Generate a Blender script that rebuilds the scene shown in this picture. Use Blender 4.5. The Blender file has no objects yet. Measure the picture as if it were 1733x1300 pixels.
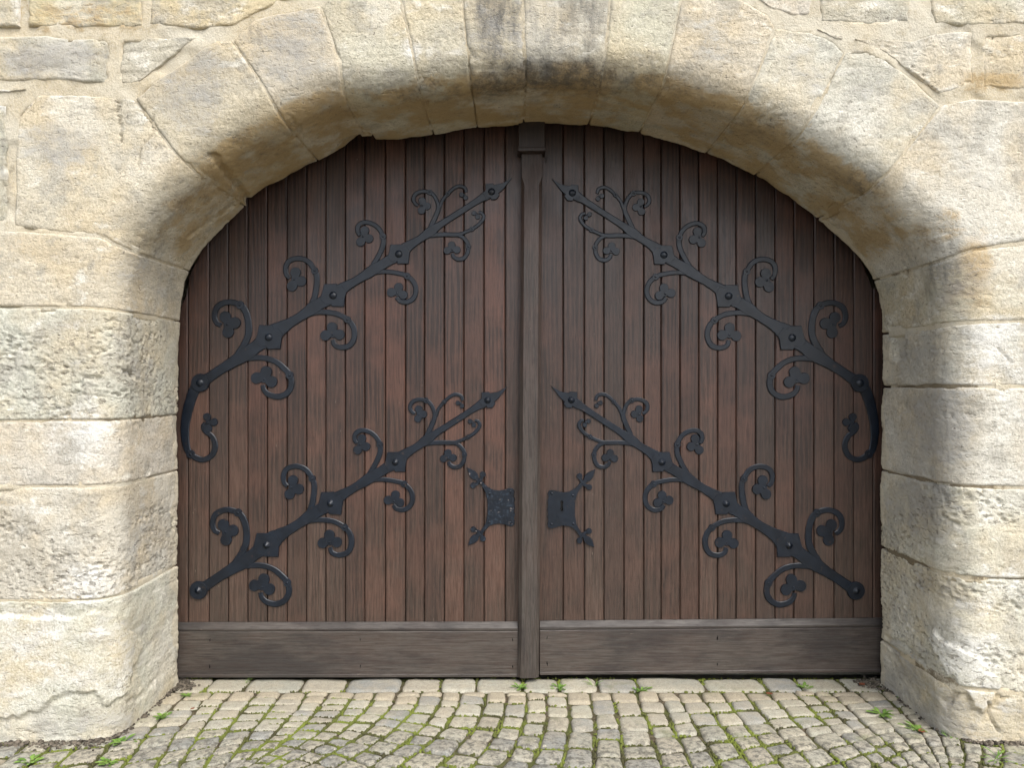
import bpy, bmesh, math, random
import numpy as np
from mathutils import Vector

random.seed(7)
RNG = np.random.RandomState(11)
sc = bpy.context.scene
col = sc.collection

# ------------------------------------------------------------------ camera, sky, sun, exposure
F, CAMY, CAMZ, PX0, PY0 = 1302.0, -3.727, 1.425, 866.5, 650.0
cam_d = bpy.data.cameras.new('camera')
cam_d.sensor_width = 36.0
cam_d.lens = 36.0 * F / 1733.0
cam_d.clip_end = 2000
cam = bpy.data.objects.new('camera', cam_d)
col.objects.link(cam)
cam.location = (0, CAMY, CAMZ)
cam.rotation_euler = (math.radians(90), 0, 0)
sc.camera = cam

SUN_EL, SUN_AZ = math.radians(52), math.radians(146)      # azimuth clockwise from +Y
world = bpy.data.worlds.new('World')
sc.world = world
world.use_nodes = True
wn = world.node_tree.nodes
wl = world.node_tree.links
wn.clear()
sky = wn.new('ShaderNodeTexSky')
sky.sky_type = 'NISHITA'
sky.sun_disc = False
sky.sun_elevation = SUN_EL
sky.sun_rotation = SUN_AZ
sky.dust_density = 3.0
hs = wn.new('ShaderNodeHueSaturation')
hs.inputs['Saturation'].default_value = 0.42               # overcast: nearly grey sky
bg = wn.new('ShaderNodeBackground')
bg.inputs['Strength'].default_value = 0.15
wo = wn.new('ShaderNodeOutputWorld')
wl.new(sky.outputs[0], hs.inputs['Color'])
wl.new(hs.outputs[0], bg.inputs['Color'])
wl.new(bg.outputs[0], wo.inputs['Surface'])

sun_d = bpy.data.lights.new('sun', 'SUN')
sun_d.energy = 0.9
sun_d.angle = math.radians(52)
sun_d.color = (1.0, 0.985, 0.94)
sun = bpy.data.objects.new('sun', sun_d)
col.objects.link(sun)
tosun = Vector((math.sin(SUN_AZ) * math.cos(SUN_EL), math.cos(SUN_AZ) * math.cos(SUN_EL), math.sin(SUN_EL)))
sun.rotation_euler = tosun.to_track_quat('Z', 'Y').to_euler()
sun.location = tosun * 20

sc.view_settings.view_transform = 'Standard'
sc.view_settings.look = 'None'
sc.view_settings.exposure = 1.18
sc.view_settings.gamma = 1.0
sc.view_settings.use_curve_mapping = False
sc.cycles.use_denoising = True
sc.cycles.max_bounces = 4
sc.cycles.adaptive_threshold = 0.015

# ------------------------------------------------------------------ helpers
def P(px, py, y):
    """point at depth y that shows at pixel (px, py) of the 1733 x 1300 photograph"""
    d = y - CAMY
    return ((px - PX0) * d / F, y, CAMZ - (py - PY0) * d / F)

def empty(name, loc=(0, 0, 0)):
    o = bpy.data.objects.new(name, None)
    o.location = loc
    col.objects.link(o)
    return o

def tag(o, label=None, cat=None, group=None, kind=None):
    if label: o['label'] = label
    if cat: o['category'] = cat
    if group: o['group'] = group
    if kind: o['kind'] = kind
    return o

def link(name, me, mat, parent=None):
    o = bpy.data.objects.new(name, me)
    if mat: me.materials.append(mat)
    col.objects.link(o)
    if parent is not None:
        o.parent = parent
        o.matrix_parent_inverse = parent.matrix_basis.inverted()
    return o

def mesh_np(name, verts, quads, smooth=True, attrs=None):
    verts = np.ascontiguousarray(verts, dtype=np.float32).reshape(-1, 3)
    quads = np.ascontiguousarray(quads, dtype=np.int32)
    k = quads.shape[1]
    me = bpy.data.meshes.new(name)
    me.vertices.add(len(verts))
    me.vertices.foreach_set('co', verts.ravel())
    me.loops.add(quads.size)
    me.loops.foreach_set('vertex_index', quads.ravel())
    me.polygons.add(len(quads))
    me.polygons.foreach_set('loop_start', np.arange(0, quads.size, k, dtype=np.int32))
    me.polygons.foreach_set('use_smooth', np.full(len(quads), smooth, dtype=bool))
    me.update(calc_edges=True)
    if attrs:
        for n, v in attrs.items():
            a = me.attributes.new(n, 'FLOAT', 'POINT')
            a.data.foreach_set('value', np.ascontiguousarray(v, dtype=np.float32).ravel())
    return me

def mesh_bm(name, bm, smooth=False, recalc=True):
    if recalc: bmesh.ops.recalc_face_normals(bm, faces=bm.faces)
    me = bpy.data.meshes.new(name)
    bm.to_mesh(me)
    bm.free()
    if smooth:
        me.polygons.foreach_set('use_smooth', np.ones(len(me.polygons), dtype=bool))
    return me

def grid_quads(nr, nc):
    i = np.arange(nr * nc).reshape(nr, nc)
    return np.stack([i[:-1, :-1], i[:-1, 1:], i[1:, 1:], i[1:, :-1]], -1).reshape(-1, 4)

_perm = RNG.permutation(256)
_perm = np.concatenate([_perm, _perm, _perm]).astype(np.int64)
_grad = RNG.normal(size=(256, 3))
_grad /= np.linalg.norm(_grad, axis=1)[:, None]
_jit = RNG.rand(256, 3)

def pnoise(p):
    p = np.asarray(p, dtype=np.float64)
    i = np.floor(p).astype(np.int64)
    f = p - i
    u = f * f * f * (f * (f * 6 - 15) + 10)
    out = 0
    for dx in (0, 1):
        wx = u[..., 0] if dx else 1 - u[..., 0]
        for dy in (0, 1):
            wy = u[..., 1] if dy else 1 - u[..., 1]
            for dz in (0, 1):
                wz = u[..., 2] if dz else 1 - u[..., 2]
                h = _perm[(_perm[(_perm[(i[..., 0] + dx) & 255] + i[..., 1] + dy) & 255] + i[..., 2] + dz) & 255]
                g = _grad[h]
                d = g[..., 0] * (f[..., 0] - dx) + g[..., 1] * (f[..., 1] - dy) + g[..., 2] * (f[..., 2] - dz)
                out = out + wx * wy * wz * d
    return out * 1.5

def fbm(p, octv=4, gain=0.5):
    p = np.asarray(p, dtype=np.float64)
    a, out = 1.0, 0
    for _ in range(octv):
        out = out + a * pnoise(p)
        p = p * 2.03 + 17.3
        a *= gain
    return out

def worley(p):
    p = np.asarray(p, dtype=np.float64)
    i = np.floor(p).astype(np.int64)
    best = np.full(p.shape[:-1], 9.0)
    for dx in (-1, 0, 1):
        for dy in (-1, 0, 1):
            for dz in (-1, 0, 1):
                c = i + np.array([dx, dy, dz])
                h = _perm[(_perm[(_perm[c[..., 0] & 255] + c[..., 1]) & 255] + c[..., 2]) & 255]
                q = c + _jit[h] - p
                best = np.minimum(best, np.sqrt((q * q).sum(-1)))
    return best

def sstep(a, b, x):
    t = np.clip((x - a) / (b - a), 0, 1)
    return t * t * (3 - 2 * t)

def catmull(pts, n=12):
    """dense Catmull-Rom through rows of any width"""
    p = np.asarray(pts, dtype=np.float64)
    q = np.vstack([2 * p[0] - p[1], p, 2 * p[-1] - p[-2]])
    out = []
    for i in range(1, len(q) - 2):
        for t in np.linspace(0, 1, n, endpoint=False):
            a, b, c, d = q[i - 1], q[i], q[i + 1], q[i + 2]
            out.append(0.5 * (2 * b + (c - a) * t + (2 * a - 5 * b + 4 * c - d) * t * t + (3 * b - a - 3 * c + d) * t ** 3))
    out.append(p[-1])
    return np.array(out)

def resample(pl, n):
    pl = np.asarray(pl, dtype=np.float64)
    L = np.concatenate([[0], np.cumsum(np.linalg.norm(np.diff(pl, axis=0), axis=1))])
    t = np.linspace(0, L[-1], n)
    return np.stack([np.interp(t, L, pl[:, k]) for k in range(pl.shape[1])], 1)

# ------------------------------------------------------------------ materials
class NT:
    def __init__(self, name):
        self.m = bpy.data.materials.new(name)
        self.m.use_nodes = True
        self.t = self.m.node_tree
        self.t.nodes.clear()
        self.out = self.t.nodes.new('ShaderNodeOutputMaterial')
        self.b = self.t.nodes.new('ShaderNodeBsdfPrincipled')
        self.t.links.new(self.b.outputs[0], self.out.inputs[0])
        self.pos = self.n('ShaderNodeNewGeometry').outputs['Position']
        oi = self.n('ShaderNodeObjectInfo')
        self.rnd, self.ocol = oi.outputs['Random'], oi.outputs['Color']
    def n(self, kind): return self.t.nodes.new(kind)
    def put(self, sock, v):
        if hasattr(v, 'is_output'): self.t.links.new(v, sock)
        elif isinstance(v, (tuple, list)) and sock.type == 'RGBA': sock.default_value = tuple(v)[:3] + (1.0,)
        else: sock.default_value = v
    def math(self, op, a, b=0.0, c=0.0, clamp=False):
        x = self.n('ShaderNodeMath'); x.operation = op; x.use_clamp = clamp
        self.put(x.inputs[0], a); self.put(x.inputs[1], b); self.put(x.inputs[2], c)
        return x.outputs[0]
    def vmath(self, op, a, b):
        x = self.n('ShaderNodeVectorMath'); x.operation = op
        self.put(x.inputs[0], a); self.put(x.inputs[1], b)
        return x.outputs[0]
    def noise(self, vec, scale, detail=4, rough=0.55, dist=0.0):
        x = self.n('ShaderNodeTexNoise')
        self.put(x.inputs['Vector'], vec)
        x.inputs['Scale'].default_value = scale; x.inputs['Detail'].default_value = detail
        x.inputs['Roughness'].default_value = rough; x.inputs['Distortion'].default_value = dist
        return x.outputs['Fac']
    def voro(self, vec, scale, feature='F1'):
        x = self.n('ShaderNodeTexVoronoi'); x.feature = feature
        self.put(x.inputs['Vector'], vec); x.inputs['Scale'].default_value = scale
        return x.outputs['Distance']
    def ramp(self, v, a, b, lo=0.0, hi=1.0):
        x = self.n('ShaderNodeMapRange'); x.interpolation_type = 'SMOOTHSTEP'
        self.put(x.inputs[0], v)
        for k, q in zip((1, 2, 3, 4), (a, b, lo, hi)): x.inputs[k].default_value = q
        return x.outputs[0]
    def mix(self, f, a, b, mode='MIX'):
        x = self.n('ShaderNodeMix'); x.data_type = 'RGBA'; x.blend_type = mode
        self.put(x.inputs[0], f); self.put(x.inputs[6], a); self.put(x.inputs[7], b)
        return x.outputs[2]
    def attr(self, name):
        x = self.n('ShaderNodeAttribute'); x.attribute_name = name
        return x.outputs['Fac']
    def scalev(self, v, s):
        return self.vmath('MULTIPLY', v, s)
    def bump(self, h, strength=0.5, dist=0.01, normal=None):
        x = self.n('ShaderNodeBump'); x.inputs['Strength'].default_value = strength; x.inputs['Distance'].default_value = dist
        self.put(x.inputs['Height'], h)
        if normal: self.put(x.inputs['Normal'], normal)
        return x.outputs[0]
    def done(self, color, rough, normal=None, spec=0.5):
        self.put(self.b.inputs['Base Color'], color); self.put(self.b.inputs['Roughness'], rough)
        self.b.inputs['Specular IOR Level'].default_value = spec
        if normal: self.put(self.b.inputs['Normal'], normal)
        return self.m

def mat_stone(name='limestone'):
    k = NT(name)
    off = k.n('ShaderNodeCombineXYZ')
    k.put(off.inputs[0], k.math('MULTIPLY', k.rnd, 37.0)); k.put(off.inputs[2], k.math('MULTIPLY', k.rnd, 53.0))
    v = k.vmath('ADD', k.pos, off.outputs[0])
    vh = k.scalev(v, (0.6, 0.6, 1.0))                       # bedding: features run along the course
    n1 = k.noise(v, 3.6, 4, 0.6, 0.3)
    n2 = k.noise(vh, 15.0, 5, 0.65, 0.3)
    n3 = k.noise(v, 105.0, 4, 0.72)
    n4 = k.noise(v, 8.0, 5, 0.66)
    n0 = k.noise(k.pos, 1.7, 4, 0.6, 0.5)                    # weathering that runs across the joints
    c = k.mix(k.ramp(n1, 0.36, 0.66), k.ocol, k.mix(0.5, k.ocol, (0.57, 0.45, 0.275)))
    c = k.mix(k.ramp(n0, 0.50, 0.64, 0, 0.55), c, (0.68, 0.655, 0.585))
    c = k.mix(k.ramp(n0, 0.48, 0.34, 0, 0.5), c, (0.40, 0.365, 0.30))
    c = k.mix(k.ramp(n4, 0.50, 0.66, 0, 0.6), c, (0.36, 0.34, 0.295))
    c = k.mix(k.ramp(n2, 0.54, 0.70, 0, 0.8), c, (0.72, 0.69, 0.61))
    c = k.mix(k.ramp(n3, 0.30, 0.70), k.mix(1.0, c, (0.78, 0.77, 0.74), 'MULTIPLY'), k.mix(1.0, c, (1.14, 1.14, 1.13), 'MULTIPLY'))
    jit = k.math('ADD', k.math('MULTIPLY', k.math('SUBTRACT', n2, 0.5), 1.5), k.math('MULTIPLY', k.math('SUBTRACT', n3, 0.5), 0.9))
    def mask(att, a, b, hi):
        return k.ramp(k.math('ADD', k.attr(att), k.math('MULTIPLY', jit, k.ramp(k.attr(att), 0.0, 0.25))), a, b, 0, hi)
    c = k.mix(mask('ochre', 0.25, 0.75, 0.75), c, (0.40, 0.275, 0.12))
    c = k.mix(mask('lime', 0.3, 0.9, 0.75), c, (0.70, 0.685, 0.64))
    c = k.mix(mask('grey', 0.25, 0.9, 0.75), c, (0.33, 0.315, 0.285))
    stv = k.math('ADD', k.math('MULTIPLY', k.math('SUBTRACT', k.noise(k.scalev(k.pos, (1, 1, .22)), 24.0, 5, .65), .5), 1.5), k.math('MULTIPLY', k.math('SUBTRACT', n3, .5), 1.1))
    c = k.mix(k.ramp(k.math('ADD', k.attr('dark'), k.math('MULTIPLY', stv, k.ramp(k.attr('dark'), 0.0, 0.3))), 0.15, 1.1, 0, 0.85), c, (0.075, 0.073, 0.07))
    c = k.mix(mask('mortar', 0.35, 0.6, 0.9), c, (0.58, 0.52, 0.40))
    sp = k.ramp(k.noise(v, 62.0, 2, 0.5), 0.67, 0.75)
    c = k.mix(k.math('MULTIPLY', sp, 0.6), c, (0.14, 0.125, 0.10))
    h = k.math('ADD', k.math('MULTIPLY', n3, 1.0), k.math('MULTIPLY', k.noise(v, 42.0, 4, 0.65), 0.8))
    h = k.math('SUBTRACT', h, k.math('MULTIPLY', sp, 0.35))
    pn = k.ramp(k.noise(k.scalev(v, (.55, .55, 1.1)), 58.0, 3, 0.6), 0.56, 0.66)
    pt = k.math('MULTIPLY', pn, k.ramp(k.attr('pit'), 0.1, 0.7, 0.30, 1.0))
    h = k.math('SUBTRACT', h, k.math('MULTIPLY', pt, 1.3))
    c = k.mix(k.math('MULTIPLY', pt, 0.55), c, (0.20, 0.175, 0.14))
    return k.done(c, 0.9, k.bump(h, 0.6, 0.009), 0.25)

def mat_mortar():
    k = NT('lime_mortar')
    n1 = k.noise(k.pos, 3.0, 4); n2 = k.noise(k.pos, 22.0, 5, 0.65); n3 = k.noise(k.pos, 130.0, 4, 0.72)
    c = k.mix(k.ramp(n1, 0.36, 0.64), (0.50, 0.415, 0.275), (0.55, 0.505, 0.405))
    c = k.mix(k.ramp(n2, 0.48, 0.70, 0, .7), c, (0.36, 0.295, 0.19))
    c = k.mix(k.ramp(n3, 0.3, 0.7, 0.0, 0.5), c, (0.60, 0.55, 0.44))
    jit = k.math('ADD', k.math('MULTIPLY', k.math('SUBTRACT', n2, 0.5), 1.4), k.math('MULTIPLY', k.math('SUBTRACT', n3, 0.5), 0.6))
    def mask(att, a, b, hi):
        return k.ramp(k.math('ADD', k.attr(att), k.math('MULTIPLY', jit, k.ramp(k.attr(att), 0.0, 0.25))), a, b, 0, hi)
    c = k.mix(mask('ochre', 0.25, 0.75, 0.8), c, (0.36, 0.25, 0.115))
    c = k.mix(mask('brown', 0.25, 0.6, 0.9), c, (0.17, 0.135, 0.085))
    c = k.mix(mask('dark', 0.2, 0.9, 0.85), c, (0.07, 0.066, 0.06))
    h = k.math('ADD', k.math('MULTIPLY', n2, 1.0), k.math('MULTIPLY', n3, 0.6))
    return k.done(c, 0.93, k.bump(h, 0.8, 0.009), 0.2)

def mat_wood(name, axis, weather, dim=1.0):
    """stained oak; axis = grain direction ('Z' planks, 'X' rails); weather 0..1 = bleached grey"""
    k = NT(name)
    off = k.n('ShaderNodeCombineXYZ')
    k.put(off.inputs[0], k.math('MULTIPLY', k.rnd, 61.0)); k.put(off.inputs[1], k.math('MULTIPLY', k.rnd, 23.0)); k.put(off.inputs[2], k.math('MULTIPLY', k.rnd, 41.0))
    v = k.vmath('ADD', k.pos, off.outputs[0])
    st = (1.0, 1.0, 0.045) if axis == 'Z' else (0.045, 1.0, 1.0)
    st2 = (1.0, 1.0, 0.035) if axis == 'Z' else (0.035, 1.0, 1.0)
    vs, vf = k.scalev(v, st), k.scalev(v, st2)
    wv = k.n('ShaderNodeTexWave'); wv.bands_direction = 'X' if axis == 'Z' else 'Z'
    k.put(wv.inputs['Vector'], k.scalev(v, (1, 1, 0.07) if axis == 'Z' else (0.07, 1, 1)))
    wv.inputs['Scale'].default_value = 15.0; wv.inputs['Distortion'].default_value = 9.0
    wv.inputs['Detail'].default_value = 3.0; wv.inputs['Detail Scale'].default_value = 1.2
    fig = k.math('ADD', k.math('MULTIPLY', wv.outputs['Fac'], 0.5), k.math('MULTIPLY', k.noise(vs, 26.0, 4, 0.6, 0.9), 0.55))
    fine = k.noise(vf, 260.0, 4, 0.7)
    pore = k.noise(k.scalev(v, (1, 1, 0.05) if axis == 'Z' else (0.05, 1, 1)), 420.0, 2, 0.5)
    blot = k.noise(v, 3.2, 4, 0.6)
    blot2 = k.noise(k.scalev(v, (1, 1, 0.35) if axis == 'Z' else (.35, 1, 1)), 7.0, 5, 0.65)
    dark, mid, red, grey = (0.030, 0.0165, 0.0125), (0.069, 0.0365, 0.027), (0.112, 0.051, 0.035), ((0.115, 0.092, 0.075) if weather < .3 else (0.092, 0.082, 0.072))
    c = k.mix(k.ramp(fig, 0.25, 0.75), dark, mid)
    c = k.mix(k.ramp(blot, 0.42, 0.66, 0, 0.7), c, red)
    c = k.mix(k.ramp(k.math('ADD', k.rnd, k.math('MULTIPLY', blot2, .4)), 0.3, 1.3, 0, .5), c, (0.050, 0.037, 0.031))
    # bleached, rain-splashed timber low on the leaf
    z = k.n('ShaderNodeSeparateXYZ'); k.put(z.inputs[0], k.pos)
    low = k.ramp(k.math('ADD', z.outputs[2], k.math('MULTIPLY', k.math('SUBTRACT', blot2, 0.5), 1.6)), 1.7, 0.1, 0.0, 1.0)
    w = k.math('ADD', k.math('MULTIPLY', low, 0.42), weather, clamp=True)
    w = k.math('MULTIPLY', w, k.ramp(fine, 0.25, 0.65, 0.45, 1.0))
    c = k.mix(w, c, k.mix(k.ramp(blot2, .4, .65), grey, (0.100, 0.070, 0.051) if weather < .3 else (0.042, 0.038, 0.035)))
    c = k.mix(k.ramp(fine, 0.36, 0.62), k.mix(1.0, c, (0.72, 0.70, 0.68), 'MULTIPLY'), k.mix(1.0, c, (1.22, 1.2, 1.18), 'MULTIPLY'))
    c = k.mix(k.ramp(pore, 0.60, 0.72, 0, 0.55), c, (0.012, 0.008, 0.006))
    scr = k.math('MULTIPLY', k.ramp(k.noise(k.scalev(v, (1, 1, .25) if axis == 'Z' else (.2, 1, 1)), 60.0, 3), 0.735, 0.78), 0.55)
    c = k.mix(scr, c, (0.36, 0.31, 0.25))
    c = k.mix(1.0, c, k.mix(k.ramp(k.math('FRACT', k.math('MULTIPLY', k.rnd, 7.31)), 0.0, 1.0), (0.70, 0.69, 0.68), (1.0, 0.96, 0.93)), 'MULTIPLY')
    if dim < 1: c = k.mix(1.0, c, (dim, dim, dim), 'MULTIPLY')
    h = k.math('ADD', k.math('MULTIPLY', fine, 0.8), k.math('MULTIPLY', fig, 0.5))
    h = k.math('SUBTRACT', h, k.math('MULTIPLY', k.ramp(pore, .58, .7), 0.5))
    r = k.ramp(blot2, 0.35, 0.7, 0.36, 0.52) if weather < 0.3 else k.ramp(blot2, 0.35, 0.7, 0.45, 0.65)
    return k.done(c, r, k.bump(h, 0.4, 0.0018), 0.5)

def mat_iron():
    k = NT('black_wrought_iron')
    n1 = k.noise(k.pos, 16.0, 5, 0.6); n2 = k.noise(k.pos, 120.0, 4, 0.6); n3 = k.noise(k.pos, 55.0, 5, 0.7)
    c = k.mix(k.ramp(n1, 0.35, 0.65), (0.0036, 0.0062, 0.0115), (0.0068, 0.0112, 0.0195))
    c = k.mix(k.ramp(n3, 0.70, 0.78, 0, .5), c, (0.07, 0.085, 0.10))
    c = k.mix(k.ramp(k.noise(k.pos, 38.0, 3), 0.66, 0.74, 0, .5), c, (0.060, 0.036, 0.024))
    wear = k.n('ShaderNodeSeparateColor'); k.put(wear.inputs[0], k.ocol)
    wr = k.math('SUBTRACT', 1.0, wear.outputs[0])            # object colour 0 = worn plate
    c = k.mix(k.math('MULTIPLY', k.ramp(k.noise(k.pos, 75.0, 4, .6), .52, .68), k.math('MULTIPLY', wr, .4)), c, (0.05, 0.075, 0.105))
    c = k.mix(k.math('MULTIPLY', k.ramp(k.noise(k.pos, 48.0, 3, .5), .67, .73), k.math('MULTIPLY', wr, .7)), c, (0.22, 0.19, 0.18))
    h = k.math('ADD', k.math('MULTIPLY', n1, 1.0), k.math('MULTIPLY', n2, 0.25))
    return k.done(c, k.ramp(n3, 0.3, 0.7, 0.32, 0.46), k.bump(h, 0.16, 0.004), 0.42)

def mat_cobble():
    k = NT('sandstone_sett')
    off = k.n('ShaderNodeCombineXYZ'); k.put(off.inputs[0], k.math('MULTIPLY', k.rnd, 31.0)); k.put(off.inputs[1], k.math('MULTIPLY', k.rnd, 47.0))
    v = k.vmath('ADD', k.pos, off.outputs[0])
    n1 = k.noise(v, 9.0, 5, 0.6); n2 = k.noise(v, 38.0, 6, 0.68); n3 = k.noise(v, 190.0, 4, 0.7)
    sy = k.n('ShaderNodeSeparateXYZ'); k.put(sy.inputs[0], k.pos)
    out = k.ramp(k.math('ADD', sy.outputs[1], k.math('MULTIPLY', k.math('SUBTRACT', k.noise(k.pos, 4.0, 4), .5), .5)), -0.40, -0.72)   # rain-wetted, lichened zone beyond the arch
    c = k.mix(k.ramp(n1, .35, .65), k.ocol, k.mix(.5, k.ocol, (0.43, 0.375, 0.28)))
    c = k.mix(k.ramp(n2, 0.42, 0.68, 0.0, 0.4), c, (0.25, 0.23, 0.19))
    li = k.math('MULTIPLY', k.ramp(n2, 0.44, 0.62), out)
    c = k.mix(k.math('MULTIPLY', out, 0.22), c, (0.17, 0.165, 0.14))
    c = k.mix(k.math('MULTIPLY', li, 0.7), c, (0.075, 0.072, 0.06))
    c = k.mix(k.math('MULTIPLY', k.ramp(k.noise(v, 55.0, 4), .6, .7), k.math('MULTIPLY', out, .7)), c, (0.50, 0.46, 0.37))
    c = k.mix(k.ramp(k.noise(k.pos, 6.0, 5), 0.56, 0.76, 0, .5), c, (0.15, 0.165, 0.07))
    c = k.mix(k.ramp(n3, .3, .7), k.mix(1.0, c, (.72, .71, .69), 'MULTIPLY'), k.mix(1.0, c, (1.15, 1.14, 1.12), 'MULTIPLY'))
    h = k.math('ADD', n2, k.math('MULTIPLY', n3, .4))
    return k.done(c, k.ramp(n2, .3, .7, .72, .9), k.bump(h, 0.7, 0.006), .3)

def mat_soil():
    k = NT('joint_soil')
    n1 = k.noise(k.pos, 5.0, 5, .6); n2 = k.noise(k.pos, 60.0, 5, .7)
    c = k.mix(k.ramp(n2, .35, .65), (0.055, 0.043, 0.028), (0.16, 0.13, 0.085))
    c = k.mix(k.ramp(n1, .42, .60, 0, .8), c, (0.085, 0.10, 0.025))
    return k.done(c, .95, k.bump(n2, .9, .012), .2)

def mat_leafy(name, a, b, scale=25.0):
    k = NT(name)
    n = k.noise(k.pos, scale, 4, .6)
    c = k.mix(k.ramp(n, .35, .65), a, b)
    return k.done(c, .75, None, .25)

def mat_flat(name, c1, c2, scale, rough):
    k = NT(name)
    n = k.noise(k.pos, scale, 5, .6)
    return k.done(k.mix(k.ramp(n, .35, .65), c1, c2), rough, k.bump(n, .4, .004), .3)

M_STONE, M_MORTAR = mat_stone(), mat_mortar()
M_PLANK, M_RAIL, M_POST = mat_wood('oak_planks', 'Z', 0.0), mat_wood('oak_rail', 'X', 0.6, 0.78), mat_wood('oak_post', 'Z', 0.45)
M_BLOCK = mat_wood('oak_block', 'Z', 0.1, 0.5)
M_IRON, M_COB, M_SOIL = mat_iron(), mat_cobble(), mat_soil()
M_MOSS = mat_leafy('moss', (0.055, 0.050, 0.022), (0.15, 0.18, 0.028), 6.0)
M_WEED = mat_leafy('weed_leaf', (0.09, 0.17, 0.03), (0.19, 0.30, 0.06), 30.0)
M_DIRT = mat_leafy('dirt', (0.04, 0.033, 0.025), (0.15, 0.125, 0.095), 40.0)
M_LEAF = mat_leafy('dead_leaf', (0.16, 0.05, 0.025), (0.27, 0.10, 0.05), 40.0)
M_VOID = mat_flat('keyhole_shade', (0.004, 0.004, 0.004), (0.008, 0.007, 0.006), 20, .9)
M_FAR = mat_flat('far_paving', (0.075, 0.07, 0.06), (0.13, 0.12, 0.10), 9, .9)

# ------------------------------------------------------------------ opening outline (x, z), from left foot over the arch to right foot
YF, YB = -0.66, -0.07          # wall face, back edge of the reveal
FS = (YF - CAMY) / F            # metres per photo pixel on the wall face
edge_px = [(301, 1178), (301, 1100), (301, 900), (302, 700), (303, 600), (304, 545), (309, 497), (321, 458), (343, 425), (378, 386), (428, 338),
           (472, 307), (522, 280), (565, 258), (604, 240), (640, 238), (676, 238), (720, 230), (790, 219), (870, 211), (925, 209), (1000, 213), (1080, 225),
           (1150, 243), (1220, 269), (1280, 299), (1332, 332), (1380, 367), (1424, 405), (1456, 436), (1477, 472), (1488, 515), (1493, 570),
           (1493, 640), (1491, 800), (1490, 1000), (1490, 1100), (1490, 1178)]
OUT = catmull([(P(x, y, YB)[0], P(x, y, YB)[2]) for x, y in edge_px], 14)
OUT = resample(OUT, 700)
for _ in range(6):
    OUT[1:-1] = 0.25 * OUT[:-2] + 0.5 * OUT[1:-1] + 0.25 * OUT[2:]
_L = np.concatenate([[0], np.cumsum(np.linalg.norm(np.diff(OUT, axis=0), axis=1))])
SMAX = _L[-1]
_T = np.gradient(OUT, axis=0)
_N = np.stack([-_T[:, 1], _T[:, 0]], 1)
for _ in range(25):
    _N[1:-1] = 0.25 * _N[:-2] + 0.5 * _N[1:-1] + 0.25 * _N[2:]
_N /= np.linalg.norm(_N, axis=1)[:, None]
RAD = 0.13 + 0.018 * pnoise(np.stack([_L * 1.3, _L * 0, _L * 0 + 3.3], 1))

def out_at(s):
    o = np.stack([np.interp(s, _L, OUT[:, k]) for k in (0, 1)], -1)
    n = np.stack([np.interp(s, _L, _N[:, k]) for k in (0, 1)], -1)
    n = n / np.linalg.norm(n, axis=-1, keepdims=True)
    return o, n, np.interp(s, _L, RAD)

def fpx(px, py):
    """photo pixel -> (x, z) on the wall face"""
    return np.array([(px - PX0) * FS, CAMZ - (py - PY0) * FS])

def s_of(px, py):
    q = fpx(px, py)
    return _L[np.argmin(((OUT - q) ** 2).sum(1))]

def outline_z(x):
    """height of the arch over x"""
    up = (OUT[:, 1] > 1.6)
    return np.interp(x, OUT[up, 0], OUT[up, 1])

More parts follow.
